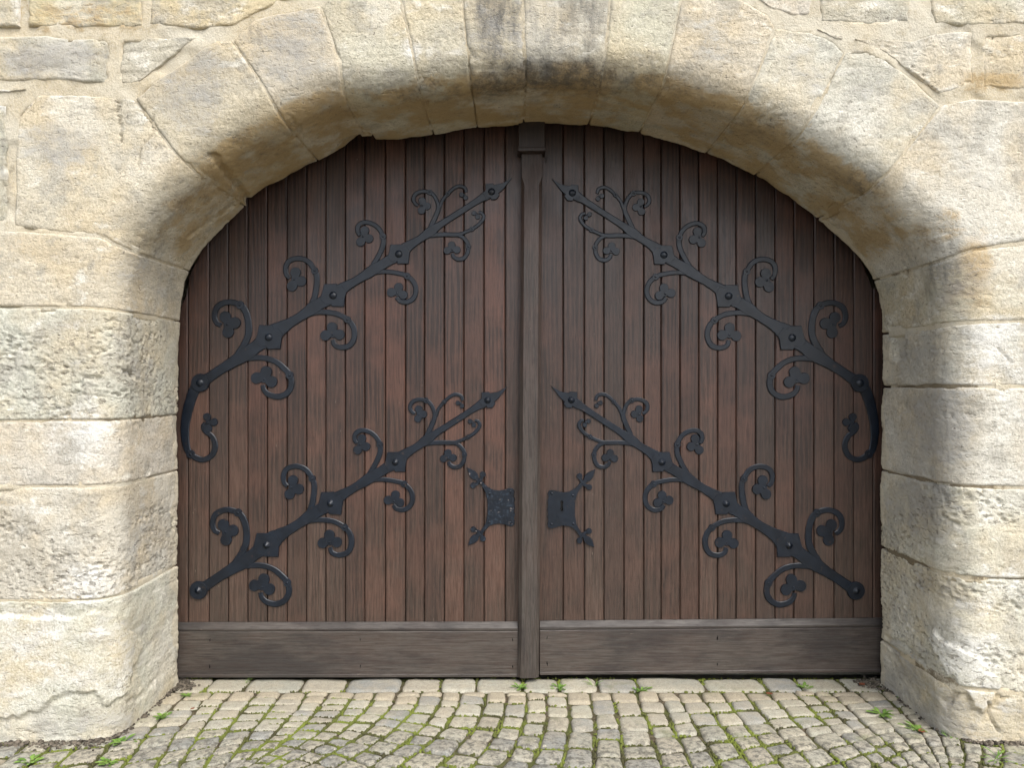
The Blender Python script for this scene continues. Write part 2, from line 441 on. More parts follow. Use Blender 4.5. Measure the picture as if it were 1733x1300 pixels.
# ------------------------------------------------------------------ stains, wear and painted arris shade, in photo pixels of the wall face: (x, y, rx, ry, strength)
STAINS_SHADE = {
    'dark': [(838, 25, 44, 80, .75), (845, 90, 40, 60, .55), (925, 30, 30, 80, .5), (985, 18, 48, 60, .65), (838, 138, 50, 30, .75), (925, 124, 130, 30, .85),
             (1020, 132, 120, 28, .6), (700, 152, 110, 26, .45), (1150, 150, 90, 22, .35), (1300, 215, 70, 30, .4), (1460, 310, 60, 40, .5), (1590, 430, 45, 70, .55), (440, 240, 70, 30, .4), (250, 400, 40, 60, .4), (300, 330, 50, 40, .45), (560, 180, 60, 24, .3), (1600, 600, 30, 90, .3), (1600, 800, 30, 90, .3), (60, 110, 60, 25, .25), (160, 120, 25, 20, .4), (430, 55, 16, 24, .45), (330, 335, 60, 25, .3),  # patches along the arris: grime, plus reveal shade painted in
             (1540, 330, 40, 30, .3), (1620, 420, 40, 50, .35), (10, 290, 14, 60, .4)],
    'grey': [(100, 245, 60, 40, .7), (330, 150, 60, 70, .7), (490, 80, 60, 70, .75), (860, 60, 80, 60, .6), (90, 100, 90, 35, .8), (630, 40, 40, 40, .3), (1210, 70, 60, 50, .45),
             (1360, 120, 50, 40, .45), (1480, 150, 60, 40, .4), (1640, 300, 70, 60, .35), (1620, 480, 50, 60, .6), (230, 470, 60, 50, .55), (230, 610, 60, 70, .55),
             (1590, 720, 60, 80, .8), (1560, 850, 60, 60, .8), (1560, 600, 60, 40, .6), (1580, 1000, 70, 60, .5), (260, 900, 60, 70, .55), (240, 1080, 50, 60, .45), (100, 1225, 200, 25, .5),
             (1590, 1215, 70, 40, .85), (1530, 1150, 50, 60, .75), (1690, 1220, 60, 30, .5), (110, 615, 90, 40, .35)],
    'lime': [(1690, 560, 60, 30, .8), (1680, 600, 60, 50, .7), (1700, 690, 50, 60, .4), (1660, 640, 50, 30, .6), (1600, 760, 22, 60, .4), (1690, 480, 40, 30, .4),
             (140, 730, 60, 60, .7), (150, 990, 60, 40, .75), (60, 1080, 90, 60, .6), (110, 1140, 70, 40, .6), (15, 170, 40, 22, .9), (30, 10, 14, 40, .7), (695, 85, 18, 24, .8),
             (1625, 160, 60, 14, .7), (1680, 405, 60, 10, .6), (1690, 1000, 60, 60, .5), (1650, 1100, 60, 60, .6), (130, 550, 60, 12, .5), (1500, 130, 60, 60, .3), (60, 880, 60, 40, .35)],
    'brown': [(1585, 655, 60, 12, 1), (1560, 800, 52, 14, 1), (1545, 935, 52, 26, 1), (250, 703, 34, 10, .9), (190, 712, 14, 9, .9), (1650, 822, 60, 8, .7), (1700, 978, 60, 8, .6), (1580, 1140, 40, 30, .6), (280, 810, 14, 10, .5), (1520, 450, 20, 20, .6)],
    'ochre': [(150, 25, 110, 30, .55), (60, 25, 60, 40, .4), (1680, 135, 50, 20, .7), (1650, 440, 30, 50, .7), (1640, 500, 40, 30, .6), (1600, 380, 40, 26, .55), (900, 150, 160, 20, .5), (730, 175, 100, 25, .45),
              (1130, 165, 110, 22, .45), (1300, 240, 80, 40, .35), (400, 290, 90, 50, .5), (1560, 400, 30, 40, .5), (60, 420, 90, 30, .3), (15, 845, 30, 12, .4), (520, 210, 60, 30, .4), (1440, 340, 60, 40, .45)],
}
# plaster skins: polygon in photo pixels, thickness
SKINS = [([(1575, 1065), (1600, 1085), (1640, 1105), (1672, 1135), (1690, 1150), (1684, 1196), (1664, 1212), (1646, 1200), (1636, 1172), (1612, 1160), (1590, 1125), (1578, 1095)], .007, .6),
         ([(-80, 1040), (40, 1050), (190, 1040), (240, 1090), (215, 1170), (182, 1194), (160, 1172), (90, 1180), (70, 1200), (0, 1216), (-80, 1216)], .009, .45)]

CRACKS = [([(200, 165), (199, 190), (204, 215), (207, 242)], 2.2, .010), ([(262, 195), (258, 222), (240, 250), (232, 285)], 1.6, .006), ([(362, 264), (392, 302), (420, 340)], 8, .013),
          ([(408, 338), (360, 372), (318, 402)], 4, .006), ([(494, 198), (504, 214), (516, 232)], 4, .005), ([(1280, 205), (1300, 190), (1312, 182)], 4, .004), ([(1440, 225), (1460, 205), (1490, 180)], 3, .004),
          ([(1408, 352), (1412, 360), (1404, 366)], 9, .014), ([(1518, 560), (1520, 600)], 13, .016), ([(1673, 1190), (1678, 1215), (1690, 1240)], 3, .014), ([(1610, 1150), (1622, 1172), (1600, 1190)], 7, .014),
          ([(140, 640), (170, 640)], 5, .010), ([(40, 622), (58, 630)], 4, .010), ([(216, 628), (222, 634)], 6, .012), ([(70, 525), (92, 528)], 4, .012), ([(215, 1190), (240, 1178), (262, 1150)], 4, .008),
          ([(1500, 1080), (1530, 1092), (1560, 1120)], 5, .010), ([(1690, 590), (1712, 612), (1700, 640)], 2, .006), ([(880, 20), (884, 60), (886, 110)], 2, .006), ([(1020, 230), (1060, 200)], 1, .0)]

def face_px(v):
    k = F / (v[..., 1] - CAMY)
    return PX0 + v[..., 0] * k, PY0 - (v[..., 2] - CAMZ) * k

def stain_shade(kind, v):
    px, py = face_px(v)
    m = np.zeros(px.shape)
    for x, y, rx, ry, a in STAINS_SHADE[kind]:
        d = ((px - x) / (rx * 1.5)) ** 2 + ((py - y) / (ry * 1.5)) ** 2
        m = np.maximum(m, a * np.clip(1 - d, 0, 1))
    return m

def inside_poly(px, py, poly):
    """signed-ish distance: positive inside (pixels)"""
    ins = np.zeros(px.shape, dtype=bool)
    dist = np.full(px.shape, 1e9)
    n = len(poly)
    for i in range(n):
        x1, y1 = poly[i]; x2, y2 = poly[(i + 1) % n]
        c = ((y1 > py) != (y2 > py)) & (px < (x2 - x1) * (py - y1) / (y2 - y1 + 1e-9) + x1)
        ins ^= c
        t = np.clip(((px - x1) * (x2 - x1) + (py - y1) * (y2 - y1)) / ((x2 - x1) ** 2 + (y2 - y1) ** 2), 0, 1)
        dist = np.minimum(dist, np.hypot(px - x1 - t * (x2 - x1), py - y1 - t * (y2 - y1)))
    return np.where(ins, dist, -dist)

# ------------------------------------------------------------------ the wall
wall = tag(empty('stone_wall', (0, YF, 0)), 'buff limestone ashlar wall with a wide rounded archway around the wooden door', 'wall')

TONE = {'cream': (0.535, 0.492, 0.39), 'warm': (0.555, 0.478, 0.322), 'grey': (0.465, 0.437, 0.37), 'pale': (0.555, 0.53, 0.452), 'sand': (0.515, 0.457, 0.342)}
stone_seed = [0]
interior = []

def finish_stone(name, base, nrm, wid, ln, a, b, tone, pit, has_back, res, rough=1.0, edge_w=0.006, edge_d=0.0075):
    """base, nrm (nb, na, 3); a, b param grids; wid / ln local extents -> relief, skirt, mesh"""
    stone_seed[0] += 1
    sd = stone_seed[0] * 7.31
    p = base
    q = p + sd
    dl = a * wid
    dr = (1 - a) * wid
    dt = (1 - b) * ln
    db = b * ln if not has_back else b * ln + 0.05
    wob = 1 + 0.9 * fbm(q * 14, 3)
    de = np.minimum(np.minimum(dl, dr), np.minimum(dt, db))
    interior.append(p[np.abs(p[..., 1] - YF) < 1e-6])
    h = -edge_d * (1 - sstep(0, 1, np.clip(de / (edge_w * np.clip(wob, .35, 2.4)), 0, 1)))
    h += 0.0012 + 0.0030 * fbm(q * 3.1, 2) * rough
    h += 0.0032 * fbm(q * np.array([9, 9, 14]), 3) * rough
    h += 0.0017 * fbm(q * np.array([38, 38, 62]), 3) * rough
    h -= 0.0018 * sstep(0.22, 0.5, fbm(q * np.array([4.5, 4.5, 34]) + 21, 3)) * min(rough, 1.2)      # bedding grooves
    # chipped spalls along arrises
    sp = fbm(q * 7.0 + 40, 3)
    h -= 0.007 * sstep(0.35, 0.6, sp) * (1 - sstep(0.0, 0.05, de))
    h += 0.002 * math.sin(sd * 3.7)
    if pit > 0:
        band = sstep(-0.05, 0.35, fbm((p + sd) * np.array([1.2, 1.2, 4.5]), 2) + 0.12)
        act = band > 0.02
        w1, w2 = np.ones(band.shape), np.ones(band.shape)
        w1[act] = worley(q[act] * np.array([30, 30, 62]))
        w2[act] = worley(q[act] * np.array([58, 58, 105]) + 9)
        big = sstep(0.0, 0.3, fbm(q * np.array([9, 9, 20]) + 5, 2))
        h -= pit * band * (0.012 * big * (1 - sstep(0.22, 0.46, w1)) + 0.006 * (1 - sstep(0.2, 0.42, w2)))
    pitm = np.zeros(a.shape)
    if pit > 0: pitm = pit * band
    px, py = face_px(p)
    lime = stain_shade('lime', p)
    mort = np.zeros(px.shape)
    for poly, th, lm in SKINS:
        if px.max() < min(t[0] for t in poly) - 20 or px.min() > max(t[0] for t in poly) + 20 or py.max() < min(t[1] for t in poly) - 20 or py.min() > max(t[1] for t in poly) + 20:
            continue
        d = inside_poly(px + 9 * fbm(p * 16, 3), py + 9 * fbm(p * 16 + 50, 3), poly)
        h = h * (1 - 0.6 * sstep(0, 6, d)) + th * sstep(-1.5, 2.0, d) - 0.006 * sstep(-26, -3, d) * (1 - sstep(-3, 0, d))
        lime = np.maximum(lime, lm * sstep(0, 5, d))
    wx, wy = px + 4 * fbm(p * 30 + 11, 2), py + 4 * fbm(p * 30 + 71, 2)
    for pl, w, dp in CRACKS:
        xs_, ys_ = [t[0] for t in pl], [t[1] for t in pl]
        if px.max() < min(xs_) - 20 or px.min() > max(xs_) + 20 or py.max() < min(ys_) - 20 or py.min() > max(ys_) + 20: continue
        dd = np.full(px.shape, 1e9)
        for (x1, y1), (x2, y2) in zip(pl[:-1], pl[1:]):
            t = np.clip(((wx - x1) * (x2 - x1) + (wy - y1) * (y2 - y1)) / ((x2 - x1) ** 2 + (y2 - y1) ** 2), 0, 1)
            dd = np.minimum(dd, np.hypot(wx - x1 - t * (x2 - x1), wy - y1 - t * (y2 - y1)))
        h = h - dp * (1 - sstep(w * .4, w * 1.2, dd))
    if has_back:
        # ragged lime fillet where the reveal meets the door, and a chipped back edge
        bk = b * ln
        mort = 0.85 * (1 - sstep(0.02, 0.085, bk + 0.05 * fbm(p * 6 + 3, 3)))
        h -= 0.006 * (1 - sstep(0, 0.05, bk)) * np.clip(0.3 + 1.7 * fbm(p * 7 + 8, 4), 0, 1.5)
        # missing spall left of the crown
        ep, ez = PX0 + p[..., 0] * F / (YB - CAMY), PY0 - (p[..., 2] - CAMZ) * F / (YB - CAMY)
        nt = (1 - sstep(0.05, 0.11, bk)) * sstep(575, 625, ep) * (1 - sstep(632, 637, ep)) * (p[..., 2] > 2)
        h -= 0.042 * nt
        n2 = (1 - sstep(0.03, 0.08, bk)) * sstep(418, 424, ep) * (1 - sstep(455, 475, ep)) * (p[..., 2] > 2) * (p[..., 0] < 0)
        h -= 0.016 * n2
        mort *= (p[..., 2] < 2.2)
    v = p + nrm * h[..., None]
    nb, na = a.shape
    # skirt ring going into the wall
    def padrow(arr):
        arr = np.concatenate([arr[:1], arr, arr[-1:]], 0)
        return np.concatenate([arr[:, :1], arr, arr[:, -1:]], 1)
    vp = padrow(v); npd = padrow(nrm)
    dm = np.zeros((nb + 2, na + 2)); dm[0] = dm[-1] = 0.05; dm[:, 0] = dm[:, -1] = 0.05
    if has_back: dm[0] = 0.03
    vp = vp - npd * dm[..., None]
    at = {'lime': padrow(lime), 'mortar': padrow(mort), 'pit': padrow(pitm)}
    for kd in ('dark', 'grey', 'ochre'): at[kd] = padrow(stain_shade(kd, p))
    if has_back:      # brown-yellow soffit colour, with the soffit's shade painted in
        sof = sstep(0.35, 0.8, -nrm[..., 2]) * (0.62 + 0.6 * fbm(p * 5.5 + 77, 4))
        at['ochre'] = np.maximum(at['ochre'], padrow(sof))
    me = mesh_np(name, vp, grid_quads(nb + 2, na + 2), True, at)
    o = link(name, me, M_STONE, wall)
    t = np.array(TONE[tone]) * (0.95 + 0.10 * RNG.rand()) * (1 + 0.04 * (RNG.rand(3) - 0.5))
    o.color = (t[0], t[1], t[2], 1)
    return o

def gapfun(nseg, g0, g1, seed):
    x = np.linspace(0, 1, nseg)
    return g0 + g1 * np.clip(0.5 + 0.9 * fbm(np.stack([x * 4.0, x * 0 + seed * 3.17, x * 0 + 1.7], 1), 3), 0, 2)

def edge_stone(name, sA, sB, outer_px, tone, pit=0.0, res=0.007, rough=1.0, gA=0.0008, gB=0.0008, gO=0.003, gJ=0.0045, ed=0.0065):
    """stone that wraps from the reveal over the rounded arris onto the wall face.
    sA, sB: arc length of its two joints; outer_px: polyline of its far edge on the face, from the A side to the B side"""
    na = max(8, int((abs(sB - sA) + 0.08) / res))
    outer = resample([fpx(*q) for q in outer_px], na)
    a0 = np.linspace(0, 1, na)
    s0 = sA + (sB - sA) * a0
    o0, n0, R0 = out_at(s0)
    LR = (YB - YF) - R0.mean()
    arc = R0.mean() * math.pi / 2
    F0 = o0 + n0 * R0[:, None]
    fl = np.linalg.norm(outer - F0, axis=1).mean()
    n1, n2, n3 = int(LR / res), int(arc / res) + 2, int(fl / res)
    bp = np.concatenate([np.linspace(0, LR, n1, endpoint=False), LR + np.linspace(0, arc, n2, endpoint=False), LR + arc + np.linspace(0, fl, n3)])
    tot = LR + arc + fl
    nb = len(bp)
    wid0 = np.where(bp < LR + arc, abs(sB - sA), 0.0)
    t = np.clip((bp - LR - arc) / fl, 0, 1)
    pa = F0[0][None] * (1 - t[:, None]) + outer[0][None] * t[:, None]
    pb = F0[-1][None] * (1 - t[:, None]) + outer[-1][None] * t[:, None]
    wid0 = np.maximum(np.linalg.norm(pb - pa, axis=1), 0.03)
    seed = stone_seed[0] + 1
    ga, gb = gapfun(nb, gA, gJ, seed), gapfun(nb, gB, gJ, seed + 50)
    lo, hi = ga / wid0, 1 - gb / wid0
    a = lo[:, None] + (hi - lo)[:, None] * a0[None]
    go = gapfun(na, gO, 0.007, seed + 90) / tot
    b = (bp / tot)[:, None] * np.ones((1, na))
    b = b * (1 - go)[None]
    s = sA + (sB - sA) * a
    o, n, R = out_at(s)
    bq = b * tot
    th = np.clip((bq - LR) / arc, 0, 1) * math.pi / 2
    rev = np.minimum(bq, LR) / LR
    yy = YB + rev * (YF + R - YB)
    pos = np.empty(a.shape + (3,))
    offs = R * (1 - np.cos(th))
    xz = o + n * offs[..., None]
    tt = np.clip((bq - LR - arc) / fl, 0, 1)
    oi = np.stack([np.interp(a, a0, outer[:, k]) for k in (0, 1)], -1)
    Fp = o + n * R[..., None]
    xz = np.where((tt > 0)[..., None], Fp * (1 - tt[..., None]) + oi * tt[..., None], xz)
    pos[..., 0], pos[..., 2] = xz[..., 0], xz[..., 1]
    pos[..., 1] = np.where(bq < LR, yy, np.where(tt > 0, YF, YF + R - R * np.sin(th)))
    nr = np.empty_like(pos)
    nr[..., 0], nr[..., 2] = -n[..., 0] * np.cos(th), -n[..., 1] * np.cos(th)
    nr[..., 1] = -np.sin(th)
    return finish_stone(name, pos, nr, np.repeat(wid0[:, None], na, 1), np.full(a.shape, tot), np.linspace(0, 1, na)[None] * np.ones((nb, 1)),
                        (bp / tot)[:, None] * np.ones((1, na)), tone, pit, True, res, rough, edge_d=ed)

def face_stone(name, bot_px, top_px, tone, pit=0.0, res=0.007, rough=1.0, g=0.005, g1=0.009):
    bot = [fpx(*q) for q in bot_px]; top = [fpx(*q) for q in top_px]
    def plen(p): return sum(np.linalg.norm(np.array(p[i + 1]) - np.array(p[i])) for i in range(len(p) - 1))
    w = 0.5 * (plen(bot) + plen(top))
    na = max(6, int(w / res))
    B, T = resample(bot, na), resample(top, na)
    ln = np.linalg.norm(T - B, axis=1)
    nb = max(5, int(ln.max() / res))
    a0, b0 = np.linspace(0, 1, na), np.linspace(0, 1, nb)
    seed = stone_seed[0] + 1
    widb = np.maximum(np.linalg.norm((B[0] - B[-1])[None] * (1 - b0[:, None]) + (T[0] - T[-1])[None] * b0[:, None], axis=1), 0.02)
    lo, hi = gapfun(nb, g, g1, seed) / widb, 1 - gapfun(nb, g, g1, seed + 31) / widb
    a = lo[:, None] + (hi - lo)[:, None] * a0[None]
    lnc = np.maximum(ln, 0.02)
    bl, bh = gapfun(na, g, g1, seed + 63) / lnc, 1 - gapfun(na, g, g1, seed + 77) / lnc
    b = bl[None] + (bh - bl)[None] * b0[:, None]
    Bi = np.stack([np.interp(a, a0, B[:, k]) for k in (0, 1)], -1)
    Ti = np.stack([np.interp(a, a0, T[:, k]) for k in (0, 1)], -1)
    xz = Bi * (1 - b[..., None]) + Ti * b[..., None]
    pos = np.stack([xz[..., 0], np.full(a.shape, YF), xz[..., 1]], -1)
    nr = np.zeros_like(pos); nr[..., 1] = -1
    A, Bb = np.broadcast_arrays(a0[None], b0[:, None])
    return finish_stone(name, pos, nr, np.repeat(widb[:, None], na, 1), np.repeat(lnc[None], nb, 0), A, Bb, tone, pit, False, res, rough)

# --- jamb and arch stones, from the left foot over the crown to the right foot
def sl(y): return s_of(185, y)
def sr(y): return s_of(1622, y)
XL, XR = -70, 1800
ES = 'edge'
jL = [1275, 1018, 826, 713, 524]
spr_l, spr_r = s_of(213, 424), s_of(1614, 432)
sL = [0.0] + [sl(y) for y in jL[1:]] + [spr_l]
yo = [1290, 1018, 824, 713, 519, 383]
tones = ['pale', 'pale', 'pale', 'pale', 'cream']
pits = [0.35, 1.0, 0.35, 1.0, 0.15]
for i in range(5):
    xo = XL + (0, -60, 10, -40, 5)[i]
    edge_stone('jamb_stone', sL[i], sL[i + 1], [(xo, yo[i]), (xo, yo[i + 1])], tones[i], pits[i], rough=(.95, .7, .65, .65, .6)[i], gJ=0.0035, ed=0.0058)
K = [(221, 388), (322, 283), (472, 190), (580, 131), (702, 117), (796, 113), (887, 112), (1021, 114), (1127, 131), (1267, 164), (1366, 213), (1502, 292), (1606, 412)]
OUTER = [
    [(22, 384), (24, 280), (27, 190), (62, 157), (140, 158), (228, 166)],
    [(228, 166), (258, 138), (305, 104), (362, 64), (391, 66)],
    [(391, 66), (408, 48), (432, 30), (480, 18), (541, 8)],
    [(541, 8), (560, -10), (610, -40), (668, -46)],
    [(668, -46), (725, -50), (779, -48)],
    [(779, -48), (830, -52), (883, -52)],
    [(883, -52), (960, -52), (1036, -50)],
    [(1036, -50), (1100, -46), (1160, -36)],
    [(1160, -36), (1225, -24), (1268, 4), (1300, 24), (1312, 44)],
    [(1312, 44), (1368, 50), (1410, 66), (1432, 86)],
    [(1432, 86), (1458, 78), (1500, 98), (1550, 135), (1596, 176)],
    [(1596, 176), (1650, 165), (1720, 170), (1790, 168), (1792, 290), (1790, 402)],
]
vt = ['cream', 'sand', 'cream', 'cream', 'cream', 'cream', 'cream', 'cream', 'cream', 'pale', 'pale', 'pale']
sK = [spr_l] + [s_of(*k) for k in K[1:-1]] + [spr_r]
for i in range(12):
    edge_stone('arch_stone', sK[i], sK[i + 1], OUTER[i], vt[i], 0.12 if i not in (3, 4) else 0.2, rough=0.7, gA=0.0003, gB=0.0003, gJ=0.0028)
jR = [545, 654, 822, 978, 1168]
sR = [spr_r] + [sr(y) for y in jR] + [SMAX]
yo = [402, 542, 655, 826, 982, 1186, 1290]
tones = ['cream', 'pale', 'pale', 'pale', 'pale', 'sand']
pits = [0.25, 0.3, 0.3, 0.9, 0.9, 0.2]
for i in range(6):
    xo = XR + (0, 60, 20, 70, -5, 50)[i]
    edge_stone('jamb_stone', sR[i], sR[i + 1], [(xo, yo[i]), (xo, yo[i + 1])], tones[i], pits[i], rough=(.6, .7, .65, .75, .85, 1.1)[i], gJ=0.008, ed=0.0065)

# --- ashlars of the wall face that show above the arch
face_stone('wall_stone', [(-64, 141), (60, 139), (188, 142)], [(-64, 58), (60, 56), (189, 62)], 'grey', .2)
face_stone('wall_stone', [(199, 142), (226, 144), (240, 134)], [(200, 60), (270, 59), (342, 60)], 'cream', .1)
face_stone('wall_stone', [(44, 46), (150, 50), (243, 47)], [(44, -70), (243, -70)], 'warm', .1)
face_stone('wall_stone', [(-150, 50), (-40, 48), (36, 46)], [(-150, -70), (36, -70)], 'cream', .2)
face_stone('wall_stone', [(250, 46), (330, 54), (395, 46), (470, 8), (535, -6)], [(250, -70), (400, -72), (545, -70)], 'warm', .1)
face_stone('wall_stone', [(-90, 380), (16, 380)], [(-90, 166), (14, 172)], 'grey', .4)
face_stone('wall_stone', [(-90, 160), (-10, 163), (48, 153)], [(-90, 146), (48, 147)], 'pale', 0)
face_stone('wall_stone', [(1272, -6), (1300, 14), (1340, 30), (1378, 27)], [(1240, -76), (1378, -76)], 'pale', .1)
face_stone('wall_stone', [(1385, 41), (1470, 44), (1543, 40)], [(1385, -76), (1548, -76)], 'grey', .1)
face_stone('wall_stone', [(1576, 42), (1650, 46), (1745, 44)], [(1562, -76), (1745, -76)], 'cream', .5)
face_stone('wall_stone', [(1378, 48), (1405, 68), (1430, 74)], [(1380, 46), (1405, 50), (1431, 56)], 'pale', 0)
face_stone('wall_stone', [(1442, 66), (1500, 92), (1550, 128), (1592, 162), (1652, 140)], [(1440, 62), (1490, 60), (1545, 64), (1580, 52), (1650, 48)], 'pale', .3)
face_stone('wall_stone', [(1660, 152), (1760, 152)], [(1658, 52), (1760, 52)], 'sand', .3)
# --- further courses, past the frame
def course(x0, x1, yb, yt, wmin, wmax):
    x = x0
    while x < x1 - 60:
        w = random.uniform(wmin, wmax)
        xe = min(x + w, x1)
        if x1 - xe < 90: xe = x1
        face_stone('wall_stone', [(x, yb), (xe, yb + random.uniform(-4, 4))], [(x + random.uniform(-3, 3), yt), (xe, yt)], random.choice(['cream', 'cream', 'pale', 'grey', 'warm', 'sand']), random.choice([.1, .3, .7]), 0.016)
        x = xe
for yb, yt in ((-78, -200), (-200, -310), (-310, -420)):
    course(-760, 2500, yb, yt, 170, 330)
for i, (yb, yt) in enumerate(((1290, 1018), (1018, 824), (824, 713), (713, 519), (519, 383), (383, 150), (150, 52), (52, -78))):
    course(-760, (-72, -132, -62, -112, -67, -92, -66, -152)[i], yb, yt, 200, 380)
for i, (yb, yt) in enumerate(((1290, 1186), (1186, 982), (982, 826), (826, 655), (655, 542), (542, 402), (402, 160), (160, 48), (48, -78))):
    course((1852, 1797, 1872, 1822, 1862, 1802, 1794, 1764, 1748)[i], 2500, yb, yt, 200, 380)

# --- mortar bed behind and between the stones (one continuous bed) and an unseen slab added to block light
def build_mortar():
    V, Q, n = [], [], 0
    # reveal + arris sweep
    s = np.linspace(0, SMAX, 900)
    o, nn, R = out_at(s)
    rows = []
    for b in np.linspace(0, 1, 40):
        rows.append(np.stack([o[:, 0] + 0 * s, YB + b * (YF + R - YB), o[:, 1]], 1) + np.stack([nn[:, 0], 0 * s, nn[:, 1]], 1) * 0.003)
    for th in np.linspace(0, math.pi / 2, 14)[1:]:
        r2 = R
        off = R - (R - 0.003) * math.cos(th)
        rows.append(np.stack([o[:, 0] + nn[:, 0] * off, YF + R - (R - 0.003) * math.sin(th), o[:, 1] + nn[:, 1] * off], 1))
    rows.append(np.stack([o[:, 0] + nn[:, 0] * (R + .05), np.full(len(s), YF + 0.003), o[:, 1] + nn[:, 1] * (R + .05)], 1))
    g = np.array(rows)
    sj = np.array(sL + sK + sR)
    deep = sstep(0.022, 0.04, np.abs(s[:, None] - sj[None]).min(1)) * 0.035
    g[:40, :, 0] += nn[None, :, 0] * deep; g[:40, :, 2] += nn[None, :, 1] * deep
    for i, th in enumerate(np.linspace(0, math.pi / 2, 14)[1:]):
        g[40 + i, :, 0] += nn[:, 0] * deep * math.cos(th); g[40 + i, :, 2] += nn[:, 1] * deep * math.cos(th); g[40 + i, :, 1] += deep * math.sin(th)
    g[-1, :, 1] += deep
    dn = np.zeros_like(g); dn[..., 1] = 1
    crev = 0.010 * sstep(0.26, 0.48, fbm(g * 3.3 + 60, 3))                # places where the pointing has fallen out
    nv = np.zeros_like(g); nv[:40, :, 0] = nn[None, :, 0]; nv[:40, :, 2] = nn[None, :, 1]; nv[40:, :, 1] = 1
    nv[40:, :, 0] = 0.5 * nn[None, :, 0]; nv[40:, :, 2] = 0.5 * nn[None, :, 1]
    g += nv * (crev + 0.0012 * fbm(g * 20, 3))[..., None]
    back = np.zeros(g.shape[0]); back[:5] = 0.045
    g += nv * back[:, None, None]
    V.append(g.reshape(-1, 3)); Q.append(grid_quads(*g.shape[:2]))
    n += g.shape[0] * g.shape[1]
    # (the bed only fills the joints)
    # wall face
    xs = np.arange(-3.9, 3.9001, 0.011); zs = np.arange(-0.1, 3.95, 0.011)
    X, Z = np.meshgrid(xs, zs)
    Y = np.full_like(X, YF + 0.0032)
    pp = np.stack([X, Y, Z], -1)
    Y = Y - 0.0028 * fbm(pp * 7, 3) - 0.0012 * fbm(pp * 30, 2) + 0.010 * sstep(0.26, 0.48, fbm(pp * 3.3 + 60, 3))
    occ = np.zeros((len(zs) + 2, len(xs) + 2), dtype=bool)
    def shift4(m, op):
        r = m.copy()
        for a, b in ((slice(1, None), slice(None, -1)), (slice(None, -1), slice(1, None))):
            r[a] = op(r[a], m[b]); r[:, a] = op(r[:, a], m[:, b])
        return r
    for pt in interior:
        pt = pt[(np.abs(pt[:, 0]) < 3.88) & (pt[:, 2] > -0.09) & (pt[:, 2] < 3.93)]
        if len(pt) < 20: continue
        ix = np.rint((pt[:, 0] - xs[0]) / 0.011).astype(int); iz = np.rint((pt[:, 2] - zs[0]) / 0.011).astype(int)
        x0, z0 = ix.min() - 3, iz.min() - 3
        m = np.zeros((iz.max() - z0 + 4, ix.max() - x0 + 4), dtype=bool)
        m[iz - z0, ix - x0] = True
        m = shift4(shift4(m, np.logical_or), np.logical_and)          # close pin-holes
        for _ in range(2): m = shift4(m, np.logical_and)              # keep clear of the joint
        zz, xx = np.nonzero(m)
        zz, xx = zz + z0, xx + x0
        ok = (zz >= 0) & (zz < occ.shape[0]) & (xx >= 0) & (xx < occ.shape[1])
        occ[zz[ok], xx[ok]] = True
    Y = Y + 0.035 * occ[:len(zs), :len(xs)]
    pp[..., 1] = Y
    q = grid_quads(len(zs), len(xs))
    # drop cells inside the opening (outline grown by the arris radius)
    cx = X.ravel()[q].mean(1); cz = Z.ravel()[q].mean(1)
    grow = OUT + _N * (RAD + 0.035)[:, None]
    poly = [tuple(t) for t in grow[::4]] + [(grow[-1][0], -0.5), (grow[0][0], -0.5)]
    d = np.zeros(len(cx), dtype=bool)
    for i in range(len(poly)):
        x1, y1 = poly[i]; x2, y2 = poly[(i + 1) % len(poly)]
        d ^= ((y1 > cz) != (y2 > cz)) & (cx < (x2 - x1) * (cz - y1) / (y2 - y1 + 1e-12) + x1)
    q = q[~d]
    V.append(pp.reshape(-1, 3)); Q.append(q + n)
    n += pp.shape[0] * pp.shape[1]
    # unseen caps at the far ends and top, added to shut out light
    for a, b in (((-3.9, -.1), (-3.9, 3.94)), ((3.9, 3.94), (3.9, -.1)), ((-3.9, 3.94), (3.9, 3.94))):
        V.append(np.array([(a[0], YF + .005, a[1]), (b[0], YF + .005, b[1]), (b[0], .3, b[1]), (a[0], .3, a[1])]))
        Q.append(np.array([[0, 1, 2, 3]]) + n); n += 4
    VV = np.concatenate(V)
    at = {kd: stain_shade(kd, VV) for kd in ('dark', 'ochre', 'brown')}
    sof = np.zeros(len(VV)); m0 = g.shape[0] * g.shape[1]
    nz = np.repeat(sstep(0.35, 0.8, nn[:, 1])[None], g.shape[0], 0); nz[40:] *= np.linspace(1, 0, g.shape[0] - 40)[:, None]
    sof[:m0] = (nz * (0.62 + 0.6 * fbm(g * 5.5 + 77, 4))).ravel()  # soffit tint on the bed, shade painted in as on the stones
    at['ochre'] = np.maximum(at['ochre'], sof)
    me = mesh_np('mortar', VV, np.concatenate(Q), True, at)
    link('mortar', me, M_MORTAR, wall)
    bm = bmesh.new()
    bmesh.ops.create_cube(bm, size=1)
    for v in bm.verts: v.co = Vector((v.co.x * 7.8, 0.25 + v.co.y * 0.1, 1.92 + v.co.z * 4.0))  # slab behind the door, added to stop light leaking in
    link('light_blocker', mesh_bm('light_blocker', bm), M_MORTAR, wall)
build_mortar()

# ------------------------------------------------------------------ the door
leafL = tag(empty('door_leaf', P(590, 1148, 0)), 'left leaf of the dark brown plank double door, carrying the centre post', 'door', 'leaves of the arched double door')
leafR = tag(empty('door_leaf', P(1200, 1146, 0)), 'right leaf of the dark brown plank double door, with keyhole plate', 'door', 'leaves of the arched double door')

